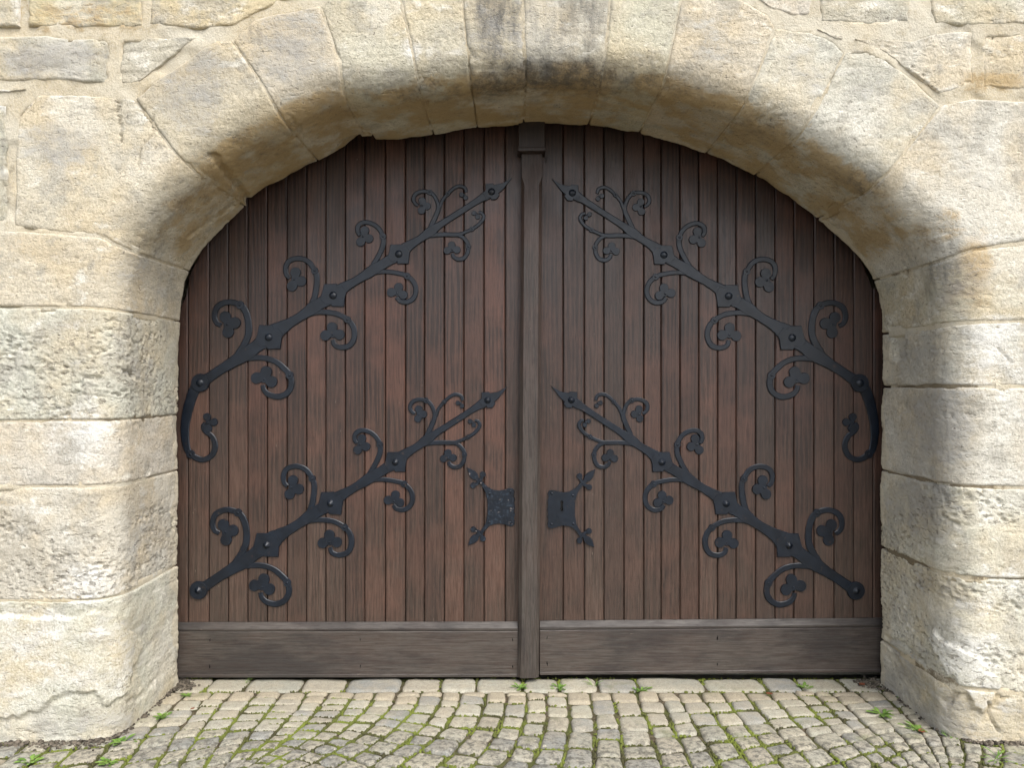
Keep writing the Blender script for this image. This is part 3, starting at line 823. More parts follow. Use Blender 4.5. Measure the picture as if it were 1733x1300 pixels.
def plank(x0, x1, parent, zb):
    """board with chamfered long edges, its head cut to the arch (hidden behind the reveal)"""
    g, ch, th = 0.0017, 0.0042, 0.022
    yo = random.uniform(-0.0014, 0.0014)
    tw = random.uniform(-0.0008, 0.0008)
    prof = [(x0 + g, th), (x0 + g, ch + yo - tw), (x0 + g + ch, yo - tw), (x1 - g - ch, yo + tw), (x1 - g, ch + yo + tw), (x1 - g, th)]
    bm = bmesh.new()
    lo, hi = [], []
    for x, y in prof:
        lo.append(bm.verts.new((x, y, zb)))
        hi.append(bm.verts.new((x, y, float(outline_z(np.clip(x, -1.59, 1.745))) + 0.08)))
    for i in range(5): bm.faces.new((lo[i], lo[i + 1], hi[i + 1], hi[i]))
    bm.faces.new(hi); bm.faces.new(lo[::-1])
    bm.faces.new((lo[5], lo[0], hi[0], hi[5]))
    link('plank', mesh_bm('plank', bm), M_PLANK, parent)

seamL = [286, 318, 353.5, 386, 419, 452, 485.5, 518.5, 551, 584, 617, 652, 686, 718.5, 752, 785, 819, 855, 884]
seamR = [908, 953, 989, 1022, 1056, 1089.5, 1119, 1151, 1183, 1214.5, 1246, 1279, 1312, 1344, 1378, 1412, 1445, 1478, 1512]
for sm, lf in ((seamL, leafL), (seamR, leafR)):
    for a, b in zip(sm[:-1], sm[1:]):
        plank(P(a, 0, 0)[0], P(b, 0, 0)[0], lf, 0.03)

def box_bm(bm, x0, x1, y0, y1, z0, z1, bev=0.0):
    r = bmesh.ops.create_cube(bm, size=1)
    for v in r['verts']:
        v.co = Vector(((x0 + x1) / 2 + v.co.x * (x1 - x0), (y0 + y1) / 2 + v.co.y * (y1 - y0), (z0 + z1) / 2 + v.co.z * (z1 - z0)))
    if bev:
        es = list({e for v in r['verts'] for e in v.link_edges})
        bmesh.ops.bevel(bm, geom=es, offset=bev, segments=2, affect='EDGES', profile=0.6)

# ledge boards behind the planks keep the leaf together
for lf, a, b in ((leafL, 300, 895), (leafR, 899, 1494)):
    bm = bmesh.new()
    x0, x1 = P(a, 0, 0)[0], P(b, 0, 0)[0]
    pts = [(x, float(outline_z(np.clip(x, -1.59, 1.745))) + .05) for x in np.linspace(x0, x1, 40)]
    f = [bm.verts.new((x, .026, z)) for x, z in [(x0, .04)] + pts + [(x1, .04)]]
    k = [bm.verts.new((v.co.x, .045, v.co.z)) for v in f]
    bm.faces.new(f); bm.faces.new(k[::-1])
    for i in range(len(f)): bm.faces.new((f[i], f[(i + 1) % len(f)], k[(i + 1) % len(f)], k[i]))
    link('backing_board', mesh_bm('backing_board', bm), M_BLOCK, lf)

# bottom rails: a weathered board with a moulded, sloping top edge
def profile_x(prof, x0, x1, tilt, bm, nseg=1):
    """extrude a (y, z) profile along x"""
    rings = []
    for i in range(nseg + 1):
        t = i / nseg
        rings.append([bm.verts.new((x0 + (x1 - x0) * t, y, z + tilt * t)) for y, z in prof])
    n = len(prof)
    for a, b in zip(rings[:-1], rings[1:]):
        for i in range(n): bm.faces.new((a[i], a[(i + 1) % n], b[(i + 1) % n], b[i]))
    bm.faces.new(rings[0][::-1]); bm.faces.new(rings[-1])

for lf, a, b, yt0, yt1, yb in ((leafL, 284, 876.5, 1067, 1066, 1148), (leafR, 914, 1514, 1064.5, 1059.5, 1143.5)):
    YR = -0.030
    x0, x1 = P(a, 0, YR)[0], P(b, 0, YR)[0]
    zt = P(0, yt0, YR)[2]; tilt = P(0, yt1, YR)[2] - zt; zb = P(0, yb, YR)[2]
    bm = bmesh.new()
    profile_x([(.02, zb), (YR + .003, zb), (YR - .003, zb + .003), (YR - .003, zb + .013), (YR, zb + .016), (YR, zt - .012), (YR + .002, zt - .009), (.02, zt - .009)], x0, x1, tilt, bm)
    rail = link('bottom_rail', mesh_bm('bottom_rail', bm), M_RAIL, lf)
    bm = bmesh.new()
    profile_x([(.002, zt - .0085), (YR + .006, zt - .0085), (YR + .004, zt - .004), (YR + .004, zt + .004), (YR + .009, zt + .011), (-.006, zt + .030), (.002, zt + .030)], x0, x1, tilt, bm)
    link('rail_moulding', mesh_bm('rail_moulding', bm), M_RAIL, rail)
    for fx in ((0.018, .12, .55, .985) if lf is leafL else (.02, .5, .97)):
        for zz in (zb + .055, zt - .045):
            bm = bmesh.new()
            bmesh.ops.create_circle(bm, cap_ends=True, segments=10, radius=.003)
            for v in bm.verts: v.co = Vector((v.co.x, 0, v.co.y)) + Vector((x0 + (x1 - x0) * fx, YR - .0006, zz + random.uniform(-.01, .01)))
            link('nail_head', mesh_bm('nail_head', bm), M_VOID, rail)

# centre post with stopped chamfers, fixed to the left leaf
YP = -0.058
bm = bmesh.new()
def post_ring(pxl, pxr, py, ch):
    xl, _, z = P(pxl, py, YP); xr = P(pxr, py, YP)[0]
    return [bm.verts.new(c) for c in ((xl, .0, z), (xl, YP + ch, z), (xl + ch * .85, YP, z), (xr - ch * .85, YP, z), (xr, YP + ch, z), (xr, .0, z))]
rings = [post_ring(882.5, 918, 240, .0015), post_ring(882.5, 918, 298, .0015), post_ring(882.4, 917.8, 303, .007), post_ring(882.2, 917.6, 312, .018), post_ring(880, 915.5, 640, .018),
         post_ring(877.5, 913, 1080, .018), post_ring(876, 912, 1148.5, .017)]
for a, b in zip(rings[:-1], rings[1:]):
    for i in range(6): bm.faces.new((a[i], a[(i + 1) % 6], b[(i + 1) % 6], b[i]))
bm.faces.new(rings[0]); bm.faces.new(rings[-1][::-1])
link('centre_post', mesh_bm('centre_post', bm), M_POST, leafL)
# stop block over the post
stop = tag(empty('door_stop', P(900, 257, -.05)), 'dark wooden stop block over the centre post, under the crown of the arch', 'block')
YS = -0.095
bm = bmesh.new()
box_bm(bm, P(877.5, 0, YS)[0], P(922, 0, YS)[0], YS, .03, P(0, 249, YS)[2], P(0, 200, YS)[2], .002)
link('block', mesh_bm('block', bm), M_BLOCK, stop)
bm = bmesh.new()
box_bm(bm, P(876, 0, YS)[0], P(923.5, 0, YS)[0], YS - .006, .0, P(0, 256, YS)[2], P(0, 249.3, YS)[2], .004)
link('lip', mesh_bm('lip', bm), M_BLOCK, stop)

# ------------------------------------------------------------------ ironwork (drawn in photo pixels of the upper left hinge)
Y0 = -0.0008
def ribbon(pts, M, h, n=10, wk=1.12):
    """forged bar: rows (px, py, width_px) -> bevelled strip"""
    c = catmull(pts, n)
    xy = np.array([M(a, b) for a, b, _ in c])
    sc_ = M.scale
    w = c[:, 2] * sc_ * wk
    t = np.gradient(xy, axis=0); t /= np.linalg.norm(t, axis=1)[:, None] + 1e-12
    nn = np.stack([-t[:, 1], t[:, 0]], 1)
    bev = np.minimum(w * 0.22, 0.0035)
    w = w * (1 + 0.05 * pnoise(np.stack([np.arange(len(w)) * .35, w * 0 + xy[0, 0] * 9, w * 0 + 2.2], 1)))
    rows = []
    for off, y in ((-.5, 0), (-.5, .62), (None, 1), (None, 1), (.5, .62), (.5, 0)):
        rows.append((off, y))
    V = []
    for i in range(len(xy)):
        hw = w[i] / 2
        offs = (-hw, -hw, -hw + bev[i], hw - bev[i], hw, hw)
        ys = (0, h * .6, h, h, h * .6, 0)
        V += [(xy[i, 0] + nn[i, 0] * o, Y0 - y, xy[i, 1] + nn[i, 1] * o) for o, y in zip(offs, ys)]
    bm = bmesh.new()
    vs = [bm.verts.new(v) for v in V]
    for i in range(len(xy) - 1):
        for k in range(6): bm.faces.new((vs[i * 6 + k], vs[i * 6 + (k + 1) % 6], vs[i * 6 + 6 + (k + 1) % 6], vs[i * 6 + 6 + k]))
    bm.faces.new(vs[:6]); bm.faces.new(vs[-6:])
    return bm

def plate_into(bm, pts, h, bev, base=0.0):
    """polygon (x, z) -> bevelled plate added to bm"""
    p = np.array(pts, dtype=float)
    area = 0.5 * np.sum(p[:, 0] * np.roll(p[:, 1], -1) - np.roll(p[:, 0], -1) * p[:, 1])
    if area < 0: p = p[::-1]
    e = np.roll(p, -1, 0) - p
    e /= np.linalg.norm(e, axis=1)[:, None] + 1e-12
    nrm = np.stack([-e[:, 1], e[:, 0]], 1)
    m = nrm + np.roll(nrm, 1, 0)
    m /= np.maximum((m * m).sum(1) / 2, .35)[:, None]
    q = p + m * bev
    r0 = [bm.verts.new((x, Y0 - base, z)) for x, z in p]
    r1 = [bm.verts.new((x, Y0 - base - h * .65, z)) for x, z in p]
    r2 = [bm.verts.new((x, Y0 - base - h, z)) for x, z in q]
    n = len(p)
    for a, b in ((r0, r1), (r1, r2)):
        for i in range(n): bm.faces.new((a[i], a[(i + 1) % n], b[(i + 1) % n], b[i]))
    bm.faces.new(r2); bm.faces.new(r0[::-1])

def dome_into(bm, cx, cz, r, h, base, seg=10, rings=3, point=0.0, sides=None):
    n = sides or seg
    prev = [bm.verts.new((cx + r * math.cos(2 * math.pi * i / n + .6), Y0 - base, cz + r * math.sin(2 * math.pi * i / n + .6))) for i in range(n)]
    for k in range(1, rings):
        a = k / rings * math.pi / 2
        rr = r * ((1 - point) * math.cos(a) + point * (1 - k / rings)); hh = h * ((1 - point) * math.sin(a) + point * k / rings)
        cur = [bm.verts.new((cx + rr * math.cos(2 * math.pi * i / n + .6), Y0 - base - hh, cz + rr * math.sin(2 * math.pi * i / n + .6))) for i in range(n)]
        for i in range(n): bm.faces.new((prev[i], prev[(i + 1) % n], cur[(i + 1) % n], cur[i]))
        prev = cur
    top = bm.verts.new((cx, Y0 - base - h, cz))
    for i in range(n): bm.faces.new((prev[i], prev[(i + 1) % n], top))

def trefoil_pts(c, v, o, r, M, three=True):
    ang = math.atan2(v[1], v[0])
    dirs = [ang, ang + math.radians(95), ang - math.radians(95)] if three else [ang + math.radians(70), ang - math.radians(70)]
    pts = []
    for k in range(54):
        th = 2 * math.pi * k / 54
        R = r * 0.62
        for d in dirs:
            ph = (th - d + math.pi) % (2 * math.pi) - math.pi
            if abs(ph) < math.pi / 2 and abs(o * math.sin(ph)) < r:
                R = max(R, o * math.cos(ph) + math.sqrt(r * r - (o * math.sin(ph)) ** 2))
        pts.append(tuple(M(c[0] + R * math.cos(th), c[1] + R * math.sin(th))))
    return pts

STRAP = [(338.8, 648, 22), (352, 640, 19), (372, 626.5, 17.5), (392, 614, 20), (408, 604, 25), (420, 597, 26), (433, 587, 23), (444, 579, 27), (455, 571, 32), (465, 563, 34), (474, 556.5, 27),
         (488, 548, 20), (505, 538, 17), (520, 528, 20), (530, 521, 24), (543, 513, 22), (553, 507, 25), (564, 500, 29), (573, 493.5, 28), (583, 486, 20), (604, 474, 15.5), (622, 463, 19),
         (634, 455, 21), (648, 447, 18.5), (661, 439, 20), (675, 430, 24), (684, 422, 23), (696, 413, 17), (711, 404, 14), (723, 395.5, 17), (731, 390, 18), (745, 380, 13), (770, 364, 11.5), (795, 348, 11.5),
         (812, 337, 13), (822, 331, 17), (832, 324.5, 18)]
PLATE = [(-21, -3), (-16.5, -20.5), (6.5, -20.5), (8, -15), (16, -17), (24, -6), (21.5, 4), (19.5, 20), (-2.5, 20), (-4, 15), (-14, 17), (-24, 7)]
ARROW = [(-15, 3), (-10.5, -3), (-10.5, -13.6), (2, -14.4), (4, -12), (18, -14.5), (35, -24.2), (18.3, -2.6), (12, 2.6), (13.6, 5.8), (8.4, 13), (-.5, 13.6), (-2.6, 9.5), (-9, 13)]
# scrolls: rows (x, y, w), trefoil centre, trefoil lobe offset, lobe radius, collar index
SCROLLS = [
    ([(396, 610, 9), (404, 597, 10), (413, 583, 10), (420, 566, 10.5), (420, 545, 10), (415, 527, 10), (406, 516, 9), (387, 511, 8.5), (369, 518, 9), (362.5, 533, 8.5), (366, 546, 7.5), (374, 551, 7)], (384.5, 549), 12, 9.2, 6),
    ([(404, 611, 8), (422, 606.5, 8.5), (446, 606, 8.5), (466, 612, 8.5), (481, 624, 9), (490, 635, 9), (493, 651, 9), (486, 665, 9), (471, 671.5, 9), (455, 668, 8.5), (446.5, 660, 7.5), (444.5, 652, 7)], (447, 642), 12, 9.2, 5),
    ([(519, 530, 8), (526, 517, 8.5), (532, 503, 9), (535.5, 484, 9), (536, 469, 8.5), (532.5, 458, 8), (522, 443, 8), (506, 437, 8), (490, 441, 8), (483.5, 452, 8), (484.5, 464, 7), (490, 471, 6.5)], (498, 473), 11, 8.4, 5),
    ([(520, 533, 7), (536, 528.5, 8), (553, 528.5, 8), (571, 531.5, 8), (588, 541, 8), (597, 552, 8.5), (600, 565, 8.5), (597, 578, 8.5), (589, 586, 8.5), (576, 588, 8), (566, 583.5, 7), (563, 575, 6.5)], (562.5, 566), 11, 8.4, 4),
    ([(624, 462, 7), (632, 447, 7.5), (641, 432, 8), (648, 415, 8), (648, 400, 7.5), (641, 386.5, 7), (629, 378, 7), (616, 376, 7), (606.5, 382, 7.5), (605, 391.5, 6.5), (609, 398, 6)], (614.5, 400), 9.5, 7.2, 4),
    ([(624, 464, 6), (641, 460, 7), (659, 460, 7), (675, 462.5, 7), (689, 467, 7.5), (700, 477.5, 7.5), (704, 491, 7.5), (700, 504, 7.5), (689, 511, 7.5), (677, 509.5, 7), (671, 503, 6)], (672.5, 496), 9.5, 7.2, 4),
    ([(723, 397, 7), (731, 379, 7.5), (738, 364, 7.5), (742, 352, 7), (740, 342, 6), (735, 331.5, 6), (727, 325, 6.2), (714, 323.5, 6), (703.5, 328, 6.5), (699.5, 337, 6), (703, 344.5, 5.5), (708, 347.5, 5)], (714.5, 348), 7.5, 6, 6),
    ([(740, 360, 5), (744, 350, 5.5), (748, 340, 5.2), (753, 333, 5.2), (758, 327.5, 5.2), (767, 319, 5.2), (777, 314.5, 5.5), (786.5, 317.5, 5.5), (789.5, 325, 5)], (785.5, 330.5), 4.2, 3.8, 4),
    ([(716, 402, 6), (733, 397.8, 7), (753, 396.6, 7), (768, 397, 7), (778, 396, 6), (787.5, 392.5, 5.2), (799, 387.2, 5.5), (811, 379, 5.5), (818.5, 368, 5.5), (815.5, 360.5, 5), (810, 359, 4.5)], (806.5, 362.5), 4.4, 3.9, 6),
    ([(764, 397.2, 5), (774, 397.6, 5.5), (783, 401, 5.8), (790, 409, 6), (792.5, 417, 6), (791, 428, 6.5), (785, 436.5, 6.5), (775, 438.5, 6.5), (767.5, 434, 6), (765.5, 428.5, 5)], (765, 422.5), 7.5, 6, 4),
]
TAIL = [(334, 652, 17), (326, 666, 16.5), (317, 696, 15), (312.5, 726, 13), (315, 755, 11), (322.5, 769, 9.5), (341, 778.5, 8.5), (357, 772, 8.5), (364, 756, 8.5), (359, 740, 8), (347.5, 730, 7.5), (343.5, 722, 7), (347, 716, 6)]
TAILFOIL = ((352, 715.5), 9, 6.3, 5)

def affine(src, dst):
    S_, D_ = np.array(src, dtype=float), np.array(dst, dtype=float)
    (bx, ax), (by, ay) = np.polyfit(S_[:, 0], D_[:, 0], 1), np.polyfit(S_[:, 1], D_[:, 1], 1)
    return np.array([[bx, 0], [0, by], [ax, ay]])
CTRL = [(338.8, 648), (455, 571), (564, 500), (675, 430), (832, 324.5), (866.5, 300)]
HINGES = [
    (leafL, [(338.8, 648), (455, 571), (564, 500), (675, 430), (832, 324.5), (866.5, 300)], True, 'upper strap hinge of the left leaf with a curled tail'),
    (leafL, [(335.7, 1002), (451.5, 922), (559.7, 851), (669, 780), (824, 679), (860.6, 654)], False, 'lower strap hinge of the left leaf with pointed studs'),
    (leafR, [(1455, 648.6), (1340, 572.6), (1232, 501), (1125, 430), (968.5, 326), (934, 303.5)], True, 'upper strap hinge of the right leaf with a curled tail'),
    (leafR, [(1449, 1000.5), (1334, 923), (1228.5, 854), (1121, 781.4), (965, 676), (934.5, 654)], False, 'lower strap hinge of the right leaf with pointed studs'),
]
def build_hinge(leaf, dst, tail, label):
    A = affine(CTRL, dst)
    def M(x, y):
        u, v = np.array([x, y, 1.0]) @ A
        q = P(u, v, -0.006)
        return np.array([q[0], q[2]])
    M.scale = (-0.006 - CAMY) / F
    S = M.scale
    bm = ribbon(STRAP, M, .0075, 10, .93)
    for (cx, cy), k in zip(((455, 571), (564, 500), (675, 430)), (1.0, .95, .82)):
        plate_into(bm, [tuple(M(cx + a * k + random.uniform(-.6, .6), cy + b * k + random.uniform(-.6, .6))) for a, b in PLATE], .0088, .0022)
    plate_into(bm, [tuple(M(832 + a, 324.5 + b)) for a, b in ARROW], .0088, .002)
    plate_into(bm, [tuple(M(338.8 + 15.5 * math.cos(t), 648 + 15.5 * math.sin(t))) for t in np.linspace(0, 2 * math.pi, 28, endpoint=False)], .0105, .0022)
    hinge = link('strap_hinge', mesh_bm('strap_hinge', bm), M_IRON, leaf)
    hinge['label'] = label
    # square-cut studs
    for j, ((cx, cy), r) in enumerate(zip(CTRL[:5], (7.2, 6.8, 6.8, 6.6, 6.4))):
        bm = bmesh.new()
        x, z = M(cx, cy)
        if tail: dome_into(bm, x, z, r * S, .011, .008, 14, 4, .15)
        else: dome_into(bm, x, z, r * S, .015, .008, 8, 3, .75)
        link('stud', mesh_bm('stud', bm, tail), M_IRON, hinge)
    items = list(SCROLLS)
    if tail: items.append((TAIL,) + TAILFOIL)
    for j, (pts, tc, o, r, ci) in enumerate(items):
        hh = .0062 if j not in (7, 9) else .0056
        sc_o = link('scroll', mesh_bm('scroll', ribbon(pts, M, hh, 8)), M_IRON, hinge)
        e = pts[-1]
        bm = bmesh.new()
        v = (tc[0] - e[0], tc[1] - e[1])
        tp = trefoil_pts(tc, v, o * 1.08, r * 1.08, M, o > 6)
        plate_into(bm, tp, .0071 if o > 6 else .0068, .0016)
        link('trefoil', mesh_bm('trefoil', bm), M_IRON, hinge)
        # collar with rivet on the scroll
        c = pts[ci]
        bm = bmesh.new()
        rc = c[2] * .78
        plate_into(bm, [tuple(M(c[0] + rc * math.cos(t), c[1] + rc * math.sin(t))) for t in np.linspace(0, 2 * math.pi, 16, endpoint=False)], .0078, .0014)
        x, z = M(c[0], c[1])
        dome_into(bm, x, z, 2.3 * S * (c[2] / 8) ** .5, .0035, .0078, 8, 2)
        link('collar', mesh_bm('collar', bm), M_IRON, hinge)
        x, z = M(*tc)
        bm = bmesh.new()
        dome_into(bm, x, z, (2.2 if o > 6 else 1.7) * S, .0035, .0066, 8, 2)
        link('rivet', mesh_bm('rivet', bm), M_IRON, hinge)
for h in HINGES: build_hinge(*h)

# lock plates
LZ = 1733.0 / 240.0
def lockplate(leaf, name, mirror, keyhole):
    def M(zx, zy):
        if mirror: zx, zy = 1718 - zx, zy + 22
        q = P(780 + zx / LZ, 780 + zy / LZ, -.006)
        return (q[0], q[2])
    bm = bmesh.new()
    body = [(345, 330), (400, 360), (470, 366), (530, 356), (590, 336), (635, 342), (656, 372), (645, 425), (660, 470), (652, 520), (664, 570), (652, 615), (663, 660), (646, 700), (660, 740), (654, 785), (620, 806),
            (560, 792), (480, 770), (400, 778), (350, 796), (300, 850), (262, 905), (232, 880), (262, 830), (305, 760), (322, 660), (326, 560), (320, 470), (300, 390), (262, 320), (226, 270), (262, 250), (300, 300)]
    if keyhole:
        # plate with a real keyhole: two halves joined across the slot
        pts = [M(*q) for q in body]
        hole = [M(*q) for q in ((470, 466), (496, 466), (504, 480), (498, 520), (506, 578), (492, 598), (472, 596), (464, 578), (473, 530), (464, 488))]
        from mathutils.geometry import tessellate_polygon
        A = [Vector((x, z, 0)) for x, z in pts]; B = [Vector((x, z, 0)) for x, z in hole]
        allp = A + B
        top = [bm.verts.new((v.x, Y0 - .0075, v.y)) for v in allp]
        bot = [bm.verts.new((v.x, Y0, v.y)) for v in allp]
        for t in tessellate_polygon([A, B]): bm.faces.new([top[i] for i in t])
        for s, n in ((0, len(A)), (len(A), len(B))):
            for i in range(n): bm.faces.new((top[s + i], top[s + (i + 1) % n], bot[s + (i + 1) % n], bot[s + i]))
    else:
        plate_into(bm, [M(*q) for q in body], .0075, .002)
    for tip, l1, l2, c in (((75, 85), (268, 168), (150, 303), (232, 262)), ((88, 1036), (152, 840), (268, 955), (236, 878))):
        d = np.array(tip) - np.array(c); d = d / np.linalg.norm(d); n = np.array((-d[1], d[0]))
        L = np.linalg.norm(np.array(tip) - np.array(c))
        sp = [np.array(c) + d * L * t + n * w for t, w in ((0, -26), (.2, -24), (.42, -46), (.62, -42), (.82, -22), (1, 0), (.82, 22), (.62, 42), (.42, 46), (.2, 24), (0, 26))]
        plate_into(bm, [M(*q) for q in sp], .0082, .0016)
        for l in (l1, l2):
            l = np.array(l, dtype=float); dd = l - np.array(c); n2 = np.array((-dd[1], dd[0])) / np.linalg.norm(dd)
            cc = [l + 36 * np.array((math.cos(t), math.sin(t))) for t in np.linspace(0, 2 * math.pi, 18, endpoint=False)]
            plate_into(bm, [M(*q) for q in cc], .0079, .0016)
            plate_into(bm, [M(*q) for q in (np.array(c) - n2 * 18, l - n2 * 20, l + n2 * 20, np.array(c) + n2 * 18)], .0070, .001)
    o = link('lock_plate', mesh_bm('lock_plate', bm), M_IRON, leaf)
    o['label'] = name
    if not keyhole: o.color = (0, 0, 0, 1)
    for q in ((350, 402), (606, 378), (346, 748), (608, 756)):
        b2 = bmesh.new()
        x, z = M(*q)
        dome_into(b2, x, z, 17 / LZ * (3.72 / F), .005, .0074, 10, 3)
        link('rivet', mesh_bm('rivet', b2), M_IRON, o)
    if keyhole:
        b2 = bmesh.new()
        xa, za = M(514, 456); xb, zb = M(456, 606)
        box_bm(b2, min(xa, xb), max(xa, xb), -.0026, -.0016, min(za, zb), max(za, zb))  # black insert paints the inner shade of the keyhole
        link('keyhole_shade', mesh_bm('keyhole_shade', b2), M_VOID, o)
lockplate(leafL, 'scuffed iron plate without a keyhole', False, False)
lockplate(leafR, 'iron lock plate with a keyhole', True, True)

# ------------------------------------------------------------------ ground
def quad_sheet(name, x0, x1, y0, y1, z, mat, nx=1, ny=1):
    xs, ys = np.linspace(x0, x1, nx + 1), np.linspace(y0, y1, ny + 1)
    X, Y = np.meshgrid(xs, ys)
    Z = np.full_like(X, z)
    if nx > 4: Z = Z + 0.004 * fbm(np.stack([X * 14, Y * 14, X * 0], -1), 3)
    return link(name, mesh_np(name, np.stack([X, Y, Z], -1), grid_quads(ny + 1, nx + 1)), mat)
g = quad_sheet('ground', -300, 300, -400, 200, -0.06, M_FAR)
tag(g, kind='structure')
pave = quad_sheet('pavement', -3.9, 3.9, -2.6, 0.02, -0.014, M_SOIL, 390, 130)
tag(pave, kind='structure')

def warp(x, d):
    """x, distance from the door -> ground point; the columns of setts swing to the left towards the viewer"""
    r = np.clip((d - 0.22) / 0.6, 0, 2.2)
    w = math.cos(2 * math.pi * (x + 0.2) / 2.6)
    lean = -0.16 * r * r * (0.35 + 0.65 * w)
    dy = -0.19 * r * math.sin(2 * math.pi * (x + 0.2) / 2.6)
    return x + lean, -d + dy

def sett_mesh(quad, z0, crown, n=7, depth=0.05, seed=0.0, joined=None):
    """rounded, uneven stone over a ground quad (corners ccw) -> verts, quads"""
    c = np.array(quad, dtype=float)
    u = np.linspace(0, 1, n)
    U, V = np.meshgrid(u, u)
    pw = 0.5 + 0.5 * np.sign(U - .5) * np.abs(2 * U - 1) ** 0.5
    qw = 0.5 + 0.5 * np.sign(V - .5) * np.abs(2 * V - 1) ** 0.5
    p = (c[0] * ((1 - pw) * (1 - qw))[..., None] + c[1] * (pw * (1 - qw))[..., None] + c[2] * (pw * qw)[..., None] + c[3] * ((1 - pw) * qw)[..., None])
    cen = c.mean(0)
    k = (np.abs(2 * pw - 1) ** 4) * (np.abs(2 * qw - 1) ** 4)
    p = p + (cen - p) * (0.10 * k)[..., None]
    pr = np.concatenate([p, np.zeros(p.shape[:2] + (1,))], -1)
    p = p + 0.0045 * np.stack([fbm(pr * 22 + seed, 2), fbm(pr * 22 + seed + 30, 2)], -1)
    ex, ey = np.abs(2 * pw - 1), np.abs(2 * qw - 1)
    z = z0 - crown * .35 * (ex ** 3 + ey ** 3) * .5 - crown * .8 * np.maximum(ex, ey) ** 16 + 0.0030 * fbm(pr * 26 + seed * 1.7, 3)
    z = z + (p - cen) @ (RNG.rand(2) - .5) * 0.05
    v = np.concatenate([p, z[..., None]], -1)
    pad = np.concatenate([v[:1], v, v[-1:]], 0); pad = np.concatenate([pad[:, :1], pad, pad[:, -1:]], 1)
    pad[0, :, 2] = pad[-1, :, 2] = pad[:, 0, 2] = pad[:, -1, 2] = -depth
    return pad.reshape(-1, 3), grid_quads(n + 2, n + 2)

COBT = [(0.385, 0.372, 0.30), (0.42, 0.402, 0.33), (0.355, 0.348, 0.29), (0.43, 0.402, 0.315), (0.32, 0.317, 0.285), (0.385, 0.355, 0.285), (0.28, 0.282, 0.262), (0.405, 0.387, 0.315)]
def visible_px(quad):
    a = np.array(quad).mean(0)
    d = a[1] - CAMY
    if d < .3: return None
    return PX0 + a[0] * F / d, PY0 + CAMZ * F / d, d
edges = []       # joint samples for moss
def in_wall(x, y):
    return (x < -1.60 or x > 1.76) and y > -0.60
# threshold slabs along the door
sp_ = [262, 300, 353, 416, 511, 585, 680, 745, 806, 884, 946, 1011, 1080, 1192, 1294, 1354, 1428, 1487, 1530]
for a, b in zip(sp_[:-1], sp_[1:]):
    y1, y0 = .004, -.150 - random.uniform(0, .006)
    xa, xb = P(a, 0, -.09)[0] + .005, P(b, 0, -.09)[0] - .005
    q = [(xa, y0), (xb, y0 + random.uniform(-.004, .004)), (xb - random.uniform(-.004, .006), y1), (xa + random.uniform(-.004, .006), y1)]
    v, f = sett_mesh(q, -.001 + random.uniform(-.003, .002), .006, 9, seed=a * .37)
    o = link('paving_slab', mesh_np('paving_slab', v, f), M_COB, pave)
    t = np.array(random.choice(COBT)) * random.uniform(.97, 1.1); o.color = (*t, 1)
    edges.append(q)
# setts in columns
cells = []
x = -3.1
while x < 3.1:
    w = random.uniform(.084, .122)
    d = .157 + random.choice([0, 0, 0, -.0, .0])
    first = True
    while d < 1.9:
        l = random.uniform(.078, .124)
        if first and random.random() < .18: l = .045
        first = False
        gp = .0036 + random.uniform(0, .003)
        cn = [(x + gp, d + l - gp), (x + w - gp, d + l - gp), (x + w - gp, d + gp), (x + gp, d + gp)]
        q = [warp(a + random.uniform(-.006, .006), b + random.uniform(-.006, .006)) for a, b in cn]
        m = np.array(q).mean(0)
        if not in_wall(m[0], m[1]):
            cells.append(q)
        d += l
    x += w
vis, rest = [], []
for q in cells:
    t = visible_px(q)
    ok = t and -25 < t[0] < 1758 and t[1] < 1318
    (vis if ok else rest).append((t[2] if t else 9, q))
vis.sort(key=lambda t: t[0])
rest = [q for _, q in rest] + [q for _, q in vis[282:]]
for dd, q in vis[:282]:
    v, f = sett_mesh(q, random.uniform(-.005, .003), random.uniform(.006, .011), 8, seed=q[0][0] * 11 + q[0][1] * 7)
    o = link('cobblestone', mesh_np('cobblestone', v, f), M_COB, pave)
    t = np.array(random.choice(COBT)) * random.uniform(.92, 1.06); o.color = (*t, 1)
    edges.append(q)
V, Q, n = [], [], 0
for q in rest:
    v, f = sett_mesh(q, random.uniform(-.005, .003), .008, 6, seed=q[0][0] * 11)
    V.append(v); Q.append(f + n); n += len(v)
o = link('outlying_cobbles', mesh_np('outlying_cobbles', np.concatenate(V), np.concatenate(Q)), M_COB, pave)
o.color = (.40, .35, .26, 1)
tag(o, kind='stuff')

